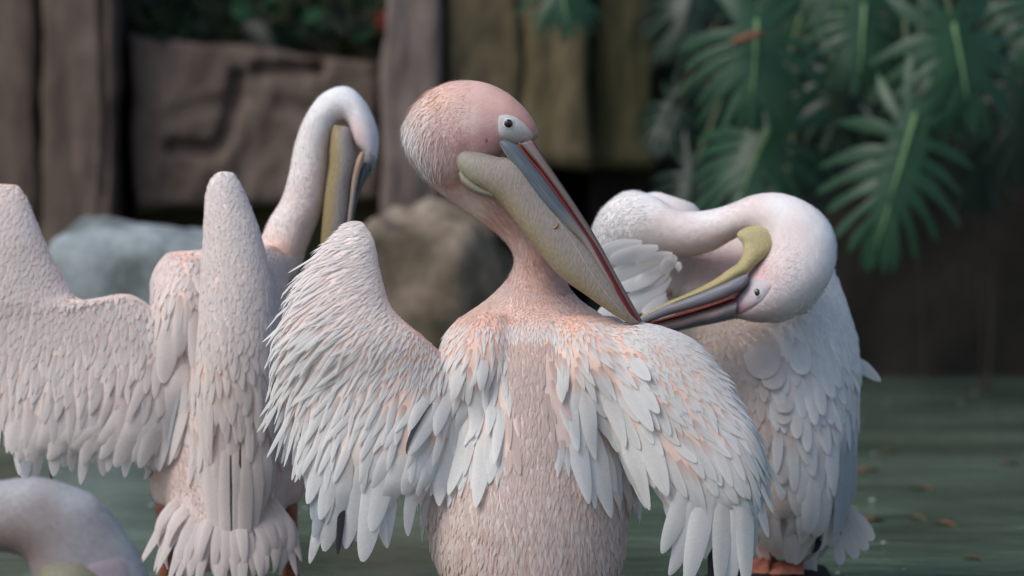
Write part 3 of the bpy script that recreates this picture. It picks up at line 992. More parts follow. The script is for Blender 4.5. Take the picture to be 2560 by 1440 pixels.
# ---- the preening bird in the middle, seen from behind
def bird_main():
    root = empty("pelican", ground(1320, 1608, .0))
    tag(root, "pink-white pelican in the middle with half-opened wings, long bill pointing down over its shoulder", "pelican", "pelicans standing together in the shallow pond")
    ctl = [
        (1290, 640, -.1, 1, 0, 6), (1200, 540, .4, .9, 0, 6), (1060, 420, .1, 1, 0, 6), (1010, 330, -.3, .9, 0, 6), (1090, 240, -.8, .6, 0, 6), (1200, 300, -.9, .3, 0, 6), (1300, 290, -.9, .1, 0, 6), (1330, 600, 0, 1, 0, 6),
        (1340, 690, 0, 1, 0, 6), (1160, 215, -1, .2, 0, 6), (1130, 400, -.3, .9, 0, 6), (1420, 700, .2, 1, 0, 6),
        (1230, 745, -.3, .95, 16, 8), (1330, 755, 0, 1, 16, 8), (1430, 760, .3, .95, 16, 8), (1170, 785, -.4, .9, 24, 9), (1290, 790, 0, 1, 22, 9), (1480, 785, .5, .85, 24, 9),
        (1150, 830, -.4, .93, 44, 14), (1220, 820, -.05, 1, 42, 13), (1270, 840, .1, 1, 34, 12), (1330, 860, 0, 1, 20, 10), (1400, 830, .25, .96, 38, 14), (1460, 830, .45, .9, 42, 15), (1530, 840, .75, .65, 42, 13),
        (1150, 890, -.35, .94, 85, 22), (1215, 890, -.1, 1, 85, 21), (1180, 960, -.2, .98, 125, 30), (1240, 980, -.03, 1, 120, 26), (1190, 1050, -.15, .98, 170, 36), (1255, 1060, 0, 1, 130, 30),
        (1400, 890, .15, .98, 75, 25), (1470, 880, .4, .9, 80, 25), (1540, 890, .65, .75, 80, 24), (1410, 970, .15, .98, 110, 32), (1480, 970, .35, .93, 130, 34), (1560, 960, .6, .8, 115, 34), (1440, 1060, .2, .98, 170, 40), (1530, 1050, .4, .92, 170, 42),
        (1315, 930, 0, 1, 22, 9), (1330, 870, 0, 1, 20, 9), (1320, 1000, 0, 1, 22, 9), (1330, 1080, 0, 1, 24, 10), (1330, 1160, 0, 1, 26, 10), (1200, 1300, -.08, 1, 36, 13), (1330, 1300, 0, 1, 30, 11), (1480, 1280, .08, 1, 36, 13), (1320, 1420, 0, 1, 42, 14), (1130, 1400, -.12, 1, 40, 14), (1520, 1400, .12, 1, 40, 14), (1250, 1200, 0, 1, 24, 10), (1330, 1220, 0, 1, 28, 11), (1400, 1170, 0, 1, 28, 11),
        (890, 562, -0.9, 0.35, 35.7, 7.02), (870, 630, -0.9, 0.42, 67.2, 8.58), (800, 680, -0.82, 0.57, 88.2, 9.36), (935, 640, -0.9, 0.4, 33.6, 7.02), (930, 720, -0.86, 0.5, 46.2, 8.58), (850, 770, -0.82, 0.57, 88.2, 10.14), (745, 820, -0.7, 0.71, 105, 10.92), (950, 800, -0.75, 0.65, 44.1, 10.92), (1020, 850, -0.55, 0.83, 33.6, 9.36), (1060, 850, -0.3, 0.95, 18.9, 6.24),
        (850, 890, -0.68, 0.73, 96.6, 12.48), (740, 930, -0.6, 0.8, 115.5, 11.7), (950, 900, -0.5, 0.86, 58.8, 14.04), (1050, 930, -0.35, 0.93, 42, 10.92), (830, 1010, -0.45, 0.9, 131.25, 17.16), (740, 1040, -0.45, 0.9, 136.5, 14.04), (940, 1020, -0.38, 0.93, 105, 21.84), (1040, 1010, -0.4, 0.9, 105, 24.96), (800, 1120, -0.25, 0.97, 157.5, 23.4), (900, 1150, -.2, .98, 200, 42), (1000, 1140, -.3, .95, 165, 42),
        (1630, 830, 0.5, 0.5, 16.8, 5.46), (1690, 860, 0.7, 0.6, 27.3, 6.24), (1750, 890, 0.75, 0.65, 46.2, 7.8), (1640, 900, 0.55, 0.83, 27.3, 10.14), (1690, 930, 0.6, 0.8, 37.8, 13.26), (1780, 950, 0.8, 0.6, 60.9, 10.92), (1850, 1020, 0.68, 0.73, 94.5, 11.7), (1690, 990, 0.55, 0.83, 56.7, 18.72), (1780, 1030, 0.65, 0.76, 84, 19.5), (1880, 1110, 0.4, 0.92, 131.25, 13.26), (1620, 1000, .5, .86, 100, 33), (1700, 1090, .5, .86, 120, 35), (1800, 1110, .5, .86, 115, 30), (1610, 1120, .35, .94, 150, 40), (1760, 1190, .35, .93, 120, 30), (1840, 1200, .15, .98, 150, 28),
    ]
    cols = [
        (1008, 340, (.80, .77, .75)), (1030, 430, (.80, .76, .74)), (1090, 490, (0.749, 0.616, 0.576)), (1095, 250, (0.768, 0.528, 0.430)), (1070, 300, (0.768, 0.616, 0.568)), (1180, 212, (0.710, 0.475, 0.421)), (1250, 250, (0.653, 0.414, 0.370)), (1335, 310, (0.576, 0.308, 0.275)), (1290, 260, (0.614, 0.352, 0.318)),
        (1175, 300, (0.730, 0.546, 0.499)), (1215, 345, (0.557, 0.299, 0.284)), (1225, 290, (0.634, 0.396, 0.370)), (1110, 330, (0.672, 0.458, 0.430)), (1150, 360, (0.595, 0.352, 0.335)), (1120, 440, (0.672, 0.449, 0.421)), (1180, 540, (.82, .72, .68)), (1240, 545, (0.634, 0.414, 0.370)), (1270, 650, (0.768, 0.581, 0.516)), (1340, 660, (0.672, 0.431, 0.370)), (1250, 740, (0.787, 0.581, 0.516)), (1330, 740, (0.730, 0.475, 0.404)), (1420, 740, (0.634, 0.405, 0.353)),
        (1180, 810, (.80, .48, .37)), (1250, 830, (.80, .48, .37)), (1320, 830, (.76, .54, .46)), (1450, 820, (.76, .45, .34)), (1540, 840, (.74, .50, .41)), (1310, 950, (.77, .62, .56)), (1200, 900, (.80, .56, .46)), (1460, 900, (.78, .56, .47)),
        (1310, 1100, (.77, .63, .57)), (1250, 1250, (.77, .64, .58)), (1350, 1350, (.75, .61, .55)), (1500, 1250, (.62, .45, .38)), (1120, 1350, (.76, .62, .55)),  # right lower torso darkened as its side away from the light
        (900, 600, (.84, .74, .69)), (850, 750, (.84, .70, .64)), (950, 850, (.82, .64, .56)), (1070, 870, (.78, .49, .39)), (850, 950, (.84, .72, .66)), (900, 1100, (.78, .66, .60)), (1070, 1000, (.78, .56, .47)),
        (1640, 830, (.80, .70, .66)), (1700, 860, (.80, .68, .63)), (1640, 900, (.74, .42, .30)), (1690, 930, (.76, .52, .42)), (1780, 980, (.78, .60, .53)), (1850, 1050, (.74, .68, .66)), (1700, 1080, (.76, .58, .50)), (1600, 1000, (.76, .55, .47)),
    ]
    b = Bird(root, ctl, cols, .0052); b.d0 = 6.08
    # torso
    b.add(loftv([(1270, 700, 1410, 700, 6.19, 50), (1215, 752, 1450, 752, 6.19, 78), (1125, 820, 1530, 810, 6.17, 112), (1095, 900, 1560, 885, 6.165, 138), (1085, 1010, 1572, 1000, 6.16, 150), (1070, 1150, 1576, 1150, 6.15, 155),
                 (1072, 1300, 1566, 1300, 6.13, 145), (1100, 1420, 1545, 1420, 6.11, 120), (1190, 1500, 1460, 1500, 6.08, 80), (1270, 1550, 1380, 1550, 6.05, 22)], n=44, m=36))
    # neck
    b.add(loftv([(1200, 800, 1450, 800, 6.20, 80), (1245, 735, 1430, 735, 6.19, 66), (1279, 675, 1408, 680, 6.18, 52), (1284, 640, 1395, 620, 6.17, 47), (1262, 604, 1365, 565, 6.165, 45), (1206, 556, 1320, 500, 6.15, 45), (1140, 512, 1290, 430, 6.135, 46), (1072, 460, 1245, 370, 6.12, 46), (1022, 395, 1200, 310, 6.105, 45), (1004, 330, 1170, 280, 6.095, 40), (1030, 280, 1140, 250, 6.09, 30)], n=44))
    # head
    b.add(loftv([(1006, 318, 1024, 390, 6.09, 20), (1036, 263, 1062, 440, 6.09, 36), (1088, 217, 1120, 470, 6.09, 43), (1150, 200, 1175, 440, 6.09, 46), (1212, 205, 1230, 405, 6.09, 45), (1268, 231, 1268, 372, 6.088, 41), (1312, 270, 1300, 358, 6.086, 32), (1340, 310, 1322, 356, 6.085, 22), (1349, 338, 1336, 355, 6.085, 10)], n=36))
    # left wing, right wing
    b.add(loftv([(872, 552, 908, 552, 6.08, 8), (815, 612, 937, 600, 6.07, 22), (760, 690, 953, 680, 6.06, 30), (726, 780, 985, 775, 6.05, 36), (704, 870, 1070, 850, 6.05, 44), (706, 960, 1140, 930, 6.06, 46), (738, 1060, 1150, 1030, 6.05, 36), (780, 1150, 1110, 1130, 6.035, 22), (815, 1220, 1080, 1200, 6.03, 5)], n=40, m=30))
    b.add(loftv([(1590, 806, 1650, 815, 6.065, 14), (1510, 832, 1735, 852, 6.06, 38), (1480, 915, 1800, 930, 6.05, 50), (1500, 1000, 1850, 1010, 6.04, 48), (1540, 1080, 1895, 1090, 6.03, 38), (1600, 1165, 1902, 1175, 6.015, 22), (1660, 1240, 1885, 1245, 6.01, 6)], n=36, m=30))
    # shoulder pads
    b.add(loftv([(1150, 790, 1260, 780, 6.09, 20), (1110, 850, 1285, 840, 6.075, 45), (1110, 930, 1280, 930, 6.06, 45), (1140, 1020, 1270, 1020, 6.06, 25)], n=20))
    b.add(loftv([(1390, 790, 1540, 790, 6.09, 20), (1370, 850, 1590, 850, 6.07, 45), (1375, 930, 1610, 930, 6.055, 48), (1400, 1030, 1590, 1030, 6.05, 25)], n=20))
    # thighs and shanks run down into the water
    for x in (1240, 1410):
        f = ground(x, 1600)
        b.add(tube([W(x, 1400, 6.17), W(x, 1480, 6.17), W(x, 1530, 6.17)], [.06, .045, .022], m=12, n=8))
    b.build_body()
    for x in (1240, 1410):
        leg_and_foot(root, W(x, 1515, 6.17), Vector((W(x, 1515, 6.17).x, 6.21, .018)), .013, .010, (.15 if x > 1300 else -.15, 1, 0))
    # bill
    def c_upper(t, s, q):
        if s > .72: return lerp3((.10, .12, .13), (.05, .055, .06), t)
        if s > .25: return lerp3((.40, .20, .13), (.16, .10, .09), t * 1.3)
        if s > -.45: return lerp3((.17, .18, .17), (.20, .10, .09), t * 1.2)
        return (.30, .07, .055)
    up = b.piece("upper_bill", [(1335, 352, 1292, 362, 6.072, 24), (1360, 393, 1325, 398, 6.068, 26), (1385, 431, 1360, 440, 6.064, 24), (1450, 528, 1431, 540, 6.058, 21), (1500, 610, 1486, 620, 6.054, 18), (1546, 695, 1533, 703, 6.052, 15), (1585, 765, 1572, 772, 6.052, 11), (1602, 795, 1592, 800, 6.052, 5), (1605, 803, 1600, 806, 6.052, 1.5)], M_BILL, c_upper, n=50, m=28)
    edge_rows = [(1300, 362, 1289, 366, 6.063, 26), (1332, 402, 1323, 407, 6.06, 27), (1366, 441, 1355, 449, 6.057, 25.5), (1436, 538, 1424, 547, 6.052, 23), (1491, 617, 1479, 626, 6.048, 19.5), (1538, 702, 1526, 711, 6.047, 15.5), (1577, 772, 1567, 778, 6.047, 10.5), (1599, 801, 1593, 804, 6.05, 3)]
    b.piece("bill_edge", edge_rows, M_BILL, lambda t, s, q: lerp3((.27, .055, .045), (.20, .022, .028), t * 2), n=50, m=16, parent=up)
    def c_ram(t, s, q):
        return lerp3((.10, .125, .145), (.30, .255, .225), (t - .52) * 5) if s > -.75 else lerp3((.22, .24, .24), (.30, .255, .225), (t - .3) * 3)
    for k, dz in enumerate((-.016, .020)):
        b.piece("lower_bill", [(1262, 348, 1247, 356, 6.058 + dz, 4), (1296, 366, 1258, 378, 6.055 + dz, 8), (1330, 408, 1289, 422, 6.052 + dz, 9), (1362, 448, 1318, 468, 6.050 + dz, 9), (1405, 508, 1366, 520, 6.047 + dz, 8), (1450, 569, 1421, 572, 6.045 + dz, 6.5), (1482, 617, 1462, 614, 6.044 + dz * .8, 5), (1532, 706, 1518, 700, 6.045 + dz * .6, 4), (1590, 797, 1578, 790, 6.05 + dz * .2, 2.5)], M_BILL, c_ram, n=46, m=16)
    def c_pouch(t, s, q):
        up_, lo, thr = (.30, .255, .225), (.34, .275, .175), (.26, .25, .20)
        c = lerp3(lo, up_, (s + .85) / .8)
        if t < .34: c = lerp3(thr, c, t / .34)
        if t > .75: c = lerp3(c, (.33, .25, .18), (t - .75) * 3)
        if -.72 < s < -.60 and .5 < t < .97: c = lerp3(c, (.55, .5, .44), .0)
        return c
    pou = b.piece("throat_pouch", [(1150, 372, 1139, 382, 6.065, 8), (1172, 376, 1143, 420, 6.062, 22), (1205, 382, 1172, 458, 6.060, 30), (1245, 392, 1222, 488, 6.058, 34), (1300, 404, 1262, 521, 6.056, 34), (1358, 474, 1329, 607, 6.053, 32), (1420, 550, 1397, 688, 6.050, 29), (1478, 622, 1465, 738, 6.048, 25), (1530, 702, 1533, 786, 6.048, 19), (1574, 768, 1574, 808, 6.05, 11), (1598, 800, 1598, 808, 6.052, 3)], M_POUCH, c_pouch, n=60, m=32, power=.85)
    # hanging fold at the back of the pouch
    b.piece("pouch_fold", [(1152, 424, 1146, 436, 6.050, 8), (1172, 446, 1158, 462, 6.047, 14), (1205, 470, 1190, 486, 6.046, 15), (1238, 486, 1226, 496, 6.048, 10), (1252, 500, 1246, 504, 6.052, 3)], M_POUCH, lambda t, s, q: (.24, .225, .165), n=24, m=16, parent=pou)
    pb = BVHTree.FromPolygons([v.co.copy() for v in pou.data.vertices], [tuple(q.vertices) for q in pou.data.polygons])
    line = []
    for (x, y) in catmull([(1392, 545), (1432, 604), (1480, 684), (1530, 752), (1566, 792)], 24):
        q = pb.ray_cast(CAM, (W(x, y, 1) - CAM).normalized())
        if q[0] is not None: line.append(q[0])
    V_, F_ = tube(line, [.0004, .0013, .0013, .0006], m=7)
    link("pouch_crease", mesh_from("pouch_crease", V_, F_, [(.40, .35, .31)] * len(V_)), M_POUCH, pou)
    line = [pb.ray_cast(CAM, (W(x, y, 1) - CAM).normalized())[0] for (x, y) in ((1384, 572), (1391, 567), (1396, 558))]
    V_, F_ = tube(line, [.0012, .0022, .0008], m=6, n=5)
    link("pouch_mark", mesh_from("pouch_mark", V_, F_, [(.34, .15, .09)] * len(V_)), M_POUCH, pou)
    # face
    def c_face(x, y, k):
        c = lerp3((.60, .60, .59), (.60, .48, .41), (x - 1285) / 60)
        if k > .9: c = lerp3(c, (.52, .30, .28), (k - .9) * 6)
        return c
    b.patch("face_skin", [(1243, 286), (1262, 282), (1290, 290), (1318, 312), (1338, 336), (1334, 352), (1312, 360), (1290, 364), (1266, 352), (1246, 340), (1240, 312)], M_SKIN, c_face)
    b.eye(1271, 309, 11, 1.0, 1.0, lid=(.66, .66, .66))
    V_, F_ = ellipsoid((0, 0, 0), .0022, .001, .0042, 10, 8)
    h = b.hit(1215, 349)
    link("ear_spot", mesh_from("ear_spot", [h[0] + v for v in V_], F_, [(.30, .09, .08)] * len(V_)), M_SKIN, root)
    # plumage
    def white(x, y):
        if x > 1840 and y > 960: return np.array((.66, .70, .70))  # outer wing fringe greyed for shade and green bounce off water and leaves
        if 1270 < x < 1390 and 850 < y < 1190: return np.array((.80, .66, .595)) * random.uniform(.96, 1.04)
        if y > 1150 and 1080 < x < 1570: return np.array((.86, .77, .72)) * (1 - (f_ := random.random() ** 1.5)) + np.array((.76, .57, .50)) * f_
        if y < 800 and 1100 < x < 1560: return np.array((.80, .66, .60))
        if x < 1100 and y < 800: return np.array((.89, .855, .835))
        return WHITE
    def tips(x, y):
        if 1080 < x < 1570 and y > 1150: return (1.6, .9)
        if 1100 < x < 1560 and y < 880: return (1.4, 1.1)
        if x < 1080 and y < 980: return (1.5, 1.0)
        if x > 1800: return (1.5, 1.0)
        return (1.9, .75)
    b.scatter(46000, white, tips, seed=3)
    fe = b.feather
    # long scapulars and wing feathers that can be told apart
    for a in [(1150, 985, 1078, 1262, 62), (1185, 1010, 1128, 1240, 56), (1222, 1040, 1205, 1272, 52), (1258, 985, 1246, 1165, 30), (1130, 930, 1075, 1090, 44), (1195, 930, 1180, 1100, 40), (1235, 930, 1232, 1090, 34), (1165, 880, 1130, 1010, 36), (1210, 870, 1200, 985, 30),
              (1420, 1010, 1462, 1262, 56), (1462, 1030, 1530, 1296, 66), (1520, 1040, 1592, 1270, 62), (1552, 1010, 1616, 1280, 58), (1590, 1030, 1672, 1240, 60), (1410, 930, 1440, 1130, 40), (1450, 930, 1490, 1150, 42), (1500, 920, 1560, 1120, 46), (1540, 910, 1640, 1080, 46), (1570, 930, 1652, 1035, 42), (1400, 880, 1420, 1010, 34), (1560, 880, 1630, 960, 40)]:
        fe(a[0], a[1], a[2], a[3], a[4] * 1.12, lift=9 if a[3] > 1150 else 7, tip=(2.6, .58))
    fe(1118, 960, 1004, 1136, 54, kind='e', lift=9, tip=(3.5, .5))
    fe(1095, 950, 1015, 1080, 44, lift=5)
    for a in [(885, 1090, 812, 1390, 62, 'w'), (905, 1120, 868, 1390, 50, 'w'), (955, 1090, 908, 1418, 64, 'w'), (985, 1090, 930, 1330, 58, 'w'), (1030, 1070, 965, 1290, 60, 'w'), (1066, 1060, 1010, 1250, 54, 'w'), (1090, 1050, 1050, 1225, 48, 'w'), (830, 1060, 765, 1260, 44, 'w'), (790, 1030, 725, 1190, 36, 'w'), (860, 1070, 800, 1300, 48, 'w'), (835, 1140, 780, 1345, 36, 'g'), (810, 1160, 778, 1300, 34, 'g'), (860, 1190, 845, 1395, 20, 'k'), (905, 1200, 880, 1382, 16, 'k'), (800, 1180, 792, 1375, 18, 'k'), (770, 1090, 745, 1240, 30, 'w')]:
        fe(a[0], a[1], a[2], a[3], a[4], kind=a[5], lift=2 if a[5] == 'w' else -4, tip=(4, .5))
    for a in [(1740, 1170, 1660, 1398, 58, 'w'), (1752, 1180, 1690, 1470, 60, 'w'), (1775, 1180, 1722, 1490, 64, 'w'), (1795, 1190, 1770, 1425, 50, 'w'), (1815, 1180, 1800, 1480, 54, 'w'), (1838, 1180, 1832, 1500, 56, 'w'), (1860, 1170, 1870, 1480, 52, 'w'), (1880, 1150, 1893, 1400, 40, 'g'), (1790, 1250, 1775, 1460, 26, 'k'), (1845, 1260, 1850, 1450, 20, 'k'), (1880, 1130, 1905, 1330, 34, 'g'), (1870, 1080, 1912, 1250, 30, 'g'), (1860, 1040, 1918, 1200, 24, 'g')]:
        fe(a[0], a[1], a[2], a[3], a[4], kind=a[5], lift=1 if a[5] != 'k' else -6, tip=(3.0, .55))  # grey outer feathers carry the fringe's shade in their colour
    b.flush(300)
    neckish = lambda x, y, L: (1.0 if L < 16 else .15) * (1.3 if y < 420 else 1.0)
    def dl(x, y):
        if x < 1060 and y < 520: return 11
        if y > 800: return 12
        if y > 720: return 9
        if x > 1180 and y < 420: return 3
        return 4.5
    b.down(36000, lambda x, y, L: neckish(x, y, L) if y < 790 else 0, dl, lift=(.08, .28))
    b.down(14000, lambda x, y, L: .6 if y >= 790 and L < 45 else 0, lambda x, y: 9, lift=(.03, .16), width=.0009)
    b.down(7000, lambda x, y, L: 1.0 if L < 12 and y < 760 and not (x > 1180 and y < 420) else 0, lambda x, y: 7, lift=(.35, .8), width=.0005)
    # crest and nape wisps
    cr = lambda x, y, L: 1.0 if (x < 1110 and 215 < y < 460 and L < 10) else 0.0
    b.down(900, cr, lambda x, y: 22, lift=(.1, .35), width=.0006, ragged=.2)
    return b

bird_main()

# ---- the bird with raised wings, standing behind and beside the middle one
def bird_raised():
    root = empty("pelican", ground(575, 1532, .0))
    tag(root, "pelican with its back turned, both wings raised high, bill hanging down before the rock wall", "pelican", "pelicans standing together in the shallow pond")
    ctl = [
        (700, 520, 0, 1, 0, 6), (750, 430, 0, 1, 0, 6), (780, 330, -.2, 1, 0, 6), (850, 250, -.8, .3, 0, 6), (920, 320, -.4, -.9, 0, 6), (700, 600, 0, 1, 0, 6), (690, 660, -.2, 1, 18, 9), (650, 650, 0, 1, 18, 9),
        (30, 470, -0.2, 1, 19.44, 12.6), (30, 560, -0.25, 1, 25.92, 14.4), (80, 620, -0.2, 1, 23.76, 13.5), (30, 700, -0.3, 0.95, 21.6, 13.464), (140, 720, -0.25, 0.97, 25.92, 12.6), (60, 820, -0.35, 0.94, 46, 16.83), (180, 800, -0.2, 0.98, 23.04, 11.88), (260, 780, -0.1, 1, 28.08, 11.7), (-60, 700, -0.4, 0.9, 28.8, 14.256), (-60, 900, -0.2, 0.98, 80, 20.57),
        (60, 930, -.15, .99, 75, 22), (160, 900, -.15, .99, 60, 20), (260, 870, -.1, 1, 50, 17), (340, 800, -.1, 1, 40, 15), (340, 900, -.12, .99, 70, 20), (50, 1040, 0, 1, 120, 30), (150, 1020, -.05, 1, 110, 30), (250, 1000, -.15, .99, 110, 32), (340, 1000, -.15, .98, 130, 36), (100, 1110, 0, 1, 110, 34), (300, 1090, -.15, .98, 130, 40),
        (330, 725, -.1, 1, 26, 13), (400, 690, -.15, .99, 46, 16), (430, 640, -.1, 1, 22, 10), (480, 660, -.05, 1, 45, 16), (410, 780, -.18, .98, 90, 24), (470, 760, -.1, 1, 100, 26), (410, 900, -.18, .98, 150, 36), (460, 880, -.1, 1, 150, 36), (400, 1010, -.18, .98, 160, 46),
        (560, 450, 0.05, 1, 16.2, 13.5), (530, 520, -0.2, 1, 18.36, 14.4), (600, 560, 0.3, 0.95, 18.36, 14.4), (520, 650, -0.2, 1, 20.52, 15.3), (590, 660, 0.1, 1, 20.52, 15.3), (650, 680, 0.35, 0.93, 23.76, 15.3), (520, 760, -0.15, 0.99, 27, 14.4), (600, 770, 0.05, 1, 27, 14.4), (665, 790, 0.2, 0.98, 30.24, 14.4), (520, 860, -0.05, 1, 45, 15.895), (600, 870, 0.05, 1, 50, 16.83), (670, 880, 0.1, 1, 55, 16.83), (510, 960, 0, 1, 75, 19), (590, 970, .05, 1, 80, 22), (660, 980, .03, 1, 95, 26), (530, 1080, .03, 1, 120, 26), (600, 1090, .05, 1, 130, 30), (660, 1100, 0, 1, 130, 32), (590, 1180, .05, 1, 140, 34),
        (440, 1120, .1, 1, 4, 12), (430, 1200, .05, 1, 0, 12), (480, 1250, 0, 1, 4, 12), (710, 1150, 0, 1, 4, 12), (720, 1240, 0, 1, 0, 12), (460, 1000, 0, 1, 6, 12), (600, 1300, 0, 1, 40, 18), (720, 760, .1, 1, 24, 12), (720, 950, 0, 1, 40, 16),
    ]
    PK = (.80, .69, .64)
    cols = [(700, 540, (.80, .72, .68)), (740, 400, (.80, .75, .72)), (800, 450, (.70, .58, .55)), (760, 560, (.72, .58, .54)), (800, 260, (.80, .78, .77)), (866, 230, (.80, .80, .80)), (920, 280, (.76, .74, .74)), (890, 340, (.70, .54, .54)), (935, 340, (.72, .68, .68)), (700, 640, (.80, .52, .42)),
            (30, 460, (.80, .60, .48)), (30, 560, PK), (120, 680, (.80, .62, .55)), (60, 800, (.80, .68, .63)), (250, 770, (.78, .60, .54)), (150, 950, (.80, .68, .63)), (300, 950, (.80, .68, .63)), (400, 660, (.80, .58, .49)), (450, 640, (.80, .55, .45)), (450, 800, (.80, .66, .60)), (560, 440, (.80, .74, .71)), (520, 600, (.76, .62, .57)), (620, 620, (.80, .70, .66)), (600, 800, (.80, .69, .65)), (530, 950, (.80, .62, .52)), (640, 950, (.78, .67, .63)), (450, 1050, (.74, .58, .52)), (430, 1180, (.72, .56, .50)), (500, 1250, (.76, .62, .57)), (720, 1200, (.74, .60, .56)), (600, 1320, (.78, .66, .62))]
    b = Bird(root, ctl, cols, .006); b.d0 = 6.5
    b.add(loftv([(420, 630, 690, 615, 6.63, 50), (385, 680, 715, 660, 6.63, 90), (380, 760, 720, 760, 6.63, 120), (395, 900, 725, 900, 6.625, 130), (400, 1050, 735, 1050, 6.62, 126), (392, 1150, 742, 1150, 6.61, 112), (410, 1240, 725, 1240, 6.59, 92), (440, 1330, 690, 1330, 6.56, 62), (490, 1410, 650, 1410, 6.53, 22)], n=40, m=34))
    b.add(loftv([(610, 680, 740, 690, 6.68, 60), (650, 600, 772, 610, 6.69, 48), (672, 548, 795, 555, 6.69, 42), (702, 500, 810, 508, 6.69, 38), (722, 433, 818, 450, 6.69, 34), (736, 360, 823, 380, 6.69, 32), (762, 291, 833, 325, 6.69, 30), (806, 233, 848, 302, 6.69, 30), (866, 214, 866, 302, 6.69, 32), (910, 250, 877, 326, 6.69, 36), (936, 298, 879, 352, 6.69, 38), (947, 342, 890, 374, 6.69, 36), (944, 385, 908, 383, 6.69, 30), (936, 420, 903, 410, 6.69, 22), (915, 455, 900, 450, 6.69, 8)], n=50))
    b.add(loftv([(-30, 458, 50, 462, 6.56, 10), (-70, 500, 72, 505, 6.55, 26), (-100, 580, 105, 590, 6.54, 36), (-120, 660, 145, 670, 6.54, 40), (-115, 745, 205, 750, 6.54, 42), (-95, 830, 330, 735, 6.545, 44), (-60, 930, 420, 820, 6.54, 40), (0, 1030, 440, 950, 6.525, 28), (40, 1110, 400, 1070, 6.515, 7)], n=40, m=30))
    b.add(loftv([(545, 428, 580, 428, 6.50, 8), (518, 470, 606, 470, 6.495, 24), (510, 590, 652, 590, 6.49, 42), (503, 720, 680, 720, 6.48, 48), (496, 850, 690, 850, 6.48, 50), (490, 960, 690, 960, 6.485, 44), (500, 1060, 684, 1060, 6.49, 32), (520, 1150, 676, 1150, 6.495, 16), (535, 1215, 655, 1215, 6.50, 5)], n=40, m=28))
    b.add(loftv([(430, 640, 520, 640, 6.58, 30), (395, 720, 530, 720, 6.55, 50), (390, 820, 520, 820, 6.54, 46), (410, 930, 510, 930, 6.55, 20)], n=20))
    for x in (412, 722):
        b.add(tube([W(x + (18 if x < 500 else -18), 1130, 6.60), W(x + 2, 1200, 6.60), W(x, 1250, 6.60), W(x, 1262, 6.60)], [.05, .03, .020, .015], m=12, n=10))
    b.build_body(smooth=6)
    for x in (410, 722):
        t = W(x, 1248, 6.60)
        leg_and_foot(root, t, Vector((t.x, 6.62, .02)), .0155, .0145, (-.2 if x < 500 else .2, 1, 0))
    # bill hanging down on the far side
    def c_p(t, s, q):
        return lerp3((.26, .205, .10), (.32, .28, .26), (.55 - s) if False else (s + .35) / .5)
    b.piece("throat_pouch", [(872, 318, 836, 312, 6.665, 6), (877, 340, 829, 330, 6.665, 20), (884, 372, 825, 372, 6.665, 28), (890, 410, 823, 415, 6.665, 30), (880, 470, 813, 480, 6.665, 28), (873, 540, 806, 550, 6.665, 25), (862, 620, 800, 625, 6.665, 20), (840, 720, 795, 722, 6.665, 12), (826, 780, 812, 780, 6.665, 3)], M_POUCH, c_p, n=40, m=24)
    b.piece("lower_bill", [(912, 378, 902, 380, 6.648, 4), (908, 400, 892, 398, 6.645, 6), (896, 450, 880, 448, 6.645, 6), (884, 520, 872, 520, 6.648, 5), (868, 620, 858, 620, 6.65, 4), (828, 775, 820, 775, 6.66, 2)], M_BILL, lambda t, s, q: lerp3((.42, .26, .15), (.32, .26, .22), t * 2), n=30, m=12)
    b.piece("upper_bill", [(932, 412, 910, 405, 6.668, 16), (918, 440, 898, 432, 6.668, 19), (904, 475, 890, 470, 6.668, 19), (890, 520, 880, 520, 6.668, 18), (872, 620, 864, 620, 6.668, 14), (832, 778, 824, 778, 6.668, 6), (826, 792, 822, 792, 6.668, 2)], M_BILL, lambda t, s, q: (.10, .11, .12), n=34, m=16)
    b.patch("face_skin", [(908, 384), (924, 380), (940, 386), (940, 410), (930, 432), (914, 452), (902, 452), (898, 430), (902, 404)], M_SKIN, lambda x, y, k: (.30, .30, .31), rings=5)
    b.eye(924, 420, 8.5, .6, 1.2, lid=(.4, .4, .4))
    def white(x, y):
        if x < 480 and y < 1000: return np.array((.88, .81, .78))
        return np.array((.88, .82, .79))
    tips = lambda x, y: (2.6, .6) if y > 860 else (2.6, .6)
    b.scatter(40000, white, tips, seed=5, jitter=.12)
    fe = b.feather
    LW = np.array((.88, .81, .78))
    for a in [(455, 850, 420, 1150, 54), (480, 830, 372, 1180, 66), (440, 930, 335, 1172, 54), (400, 930, 290, 1175, 62), (430, 760, 405, 960, 60), (470, 740, 440, 900, 44), (495, 720, 470, 930, 40), (490, 650, 478, 780, 30), (360, 960, 240, 1140, 52), (330, 980, 175, 1150, 48)]:
        fe(*a, lift=5, tip=(4, .5), white=LW)
    for a in [(480, 850, 385, 1170, 16), (470, 900, 330, 1160, 12)]:
        fe(*a, kind='g', lift=8, tip=(3, .6))
    for a in [(60, 1000, 62, 1200, 40, 'g'), (30, 1000, 40, 1190, 36, 'w'), (100, 1020, 85, 1215, 44, 'w'), (140, 1030, 135, 1210, 40, 'w'), (125, 1080, 128, 1215, 14, 'k'), (190, 1020, 165, 1180, 44, 'w')]:
        fe(a[0], a[1], a[2], a[3], a[4], kind=a[5], lift=1, tip=(4, .5), white=LW)
    for i in range(15):
        x = 15 + 27 * i
        fe(x + 55 + i * 2, 985 + (i % 3) * 12 - i * 3, x, 1140 + (i * 37 % 5) * 7, 48, lift=4 + (i % 2), tip=(4, .5), white=LW)
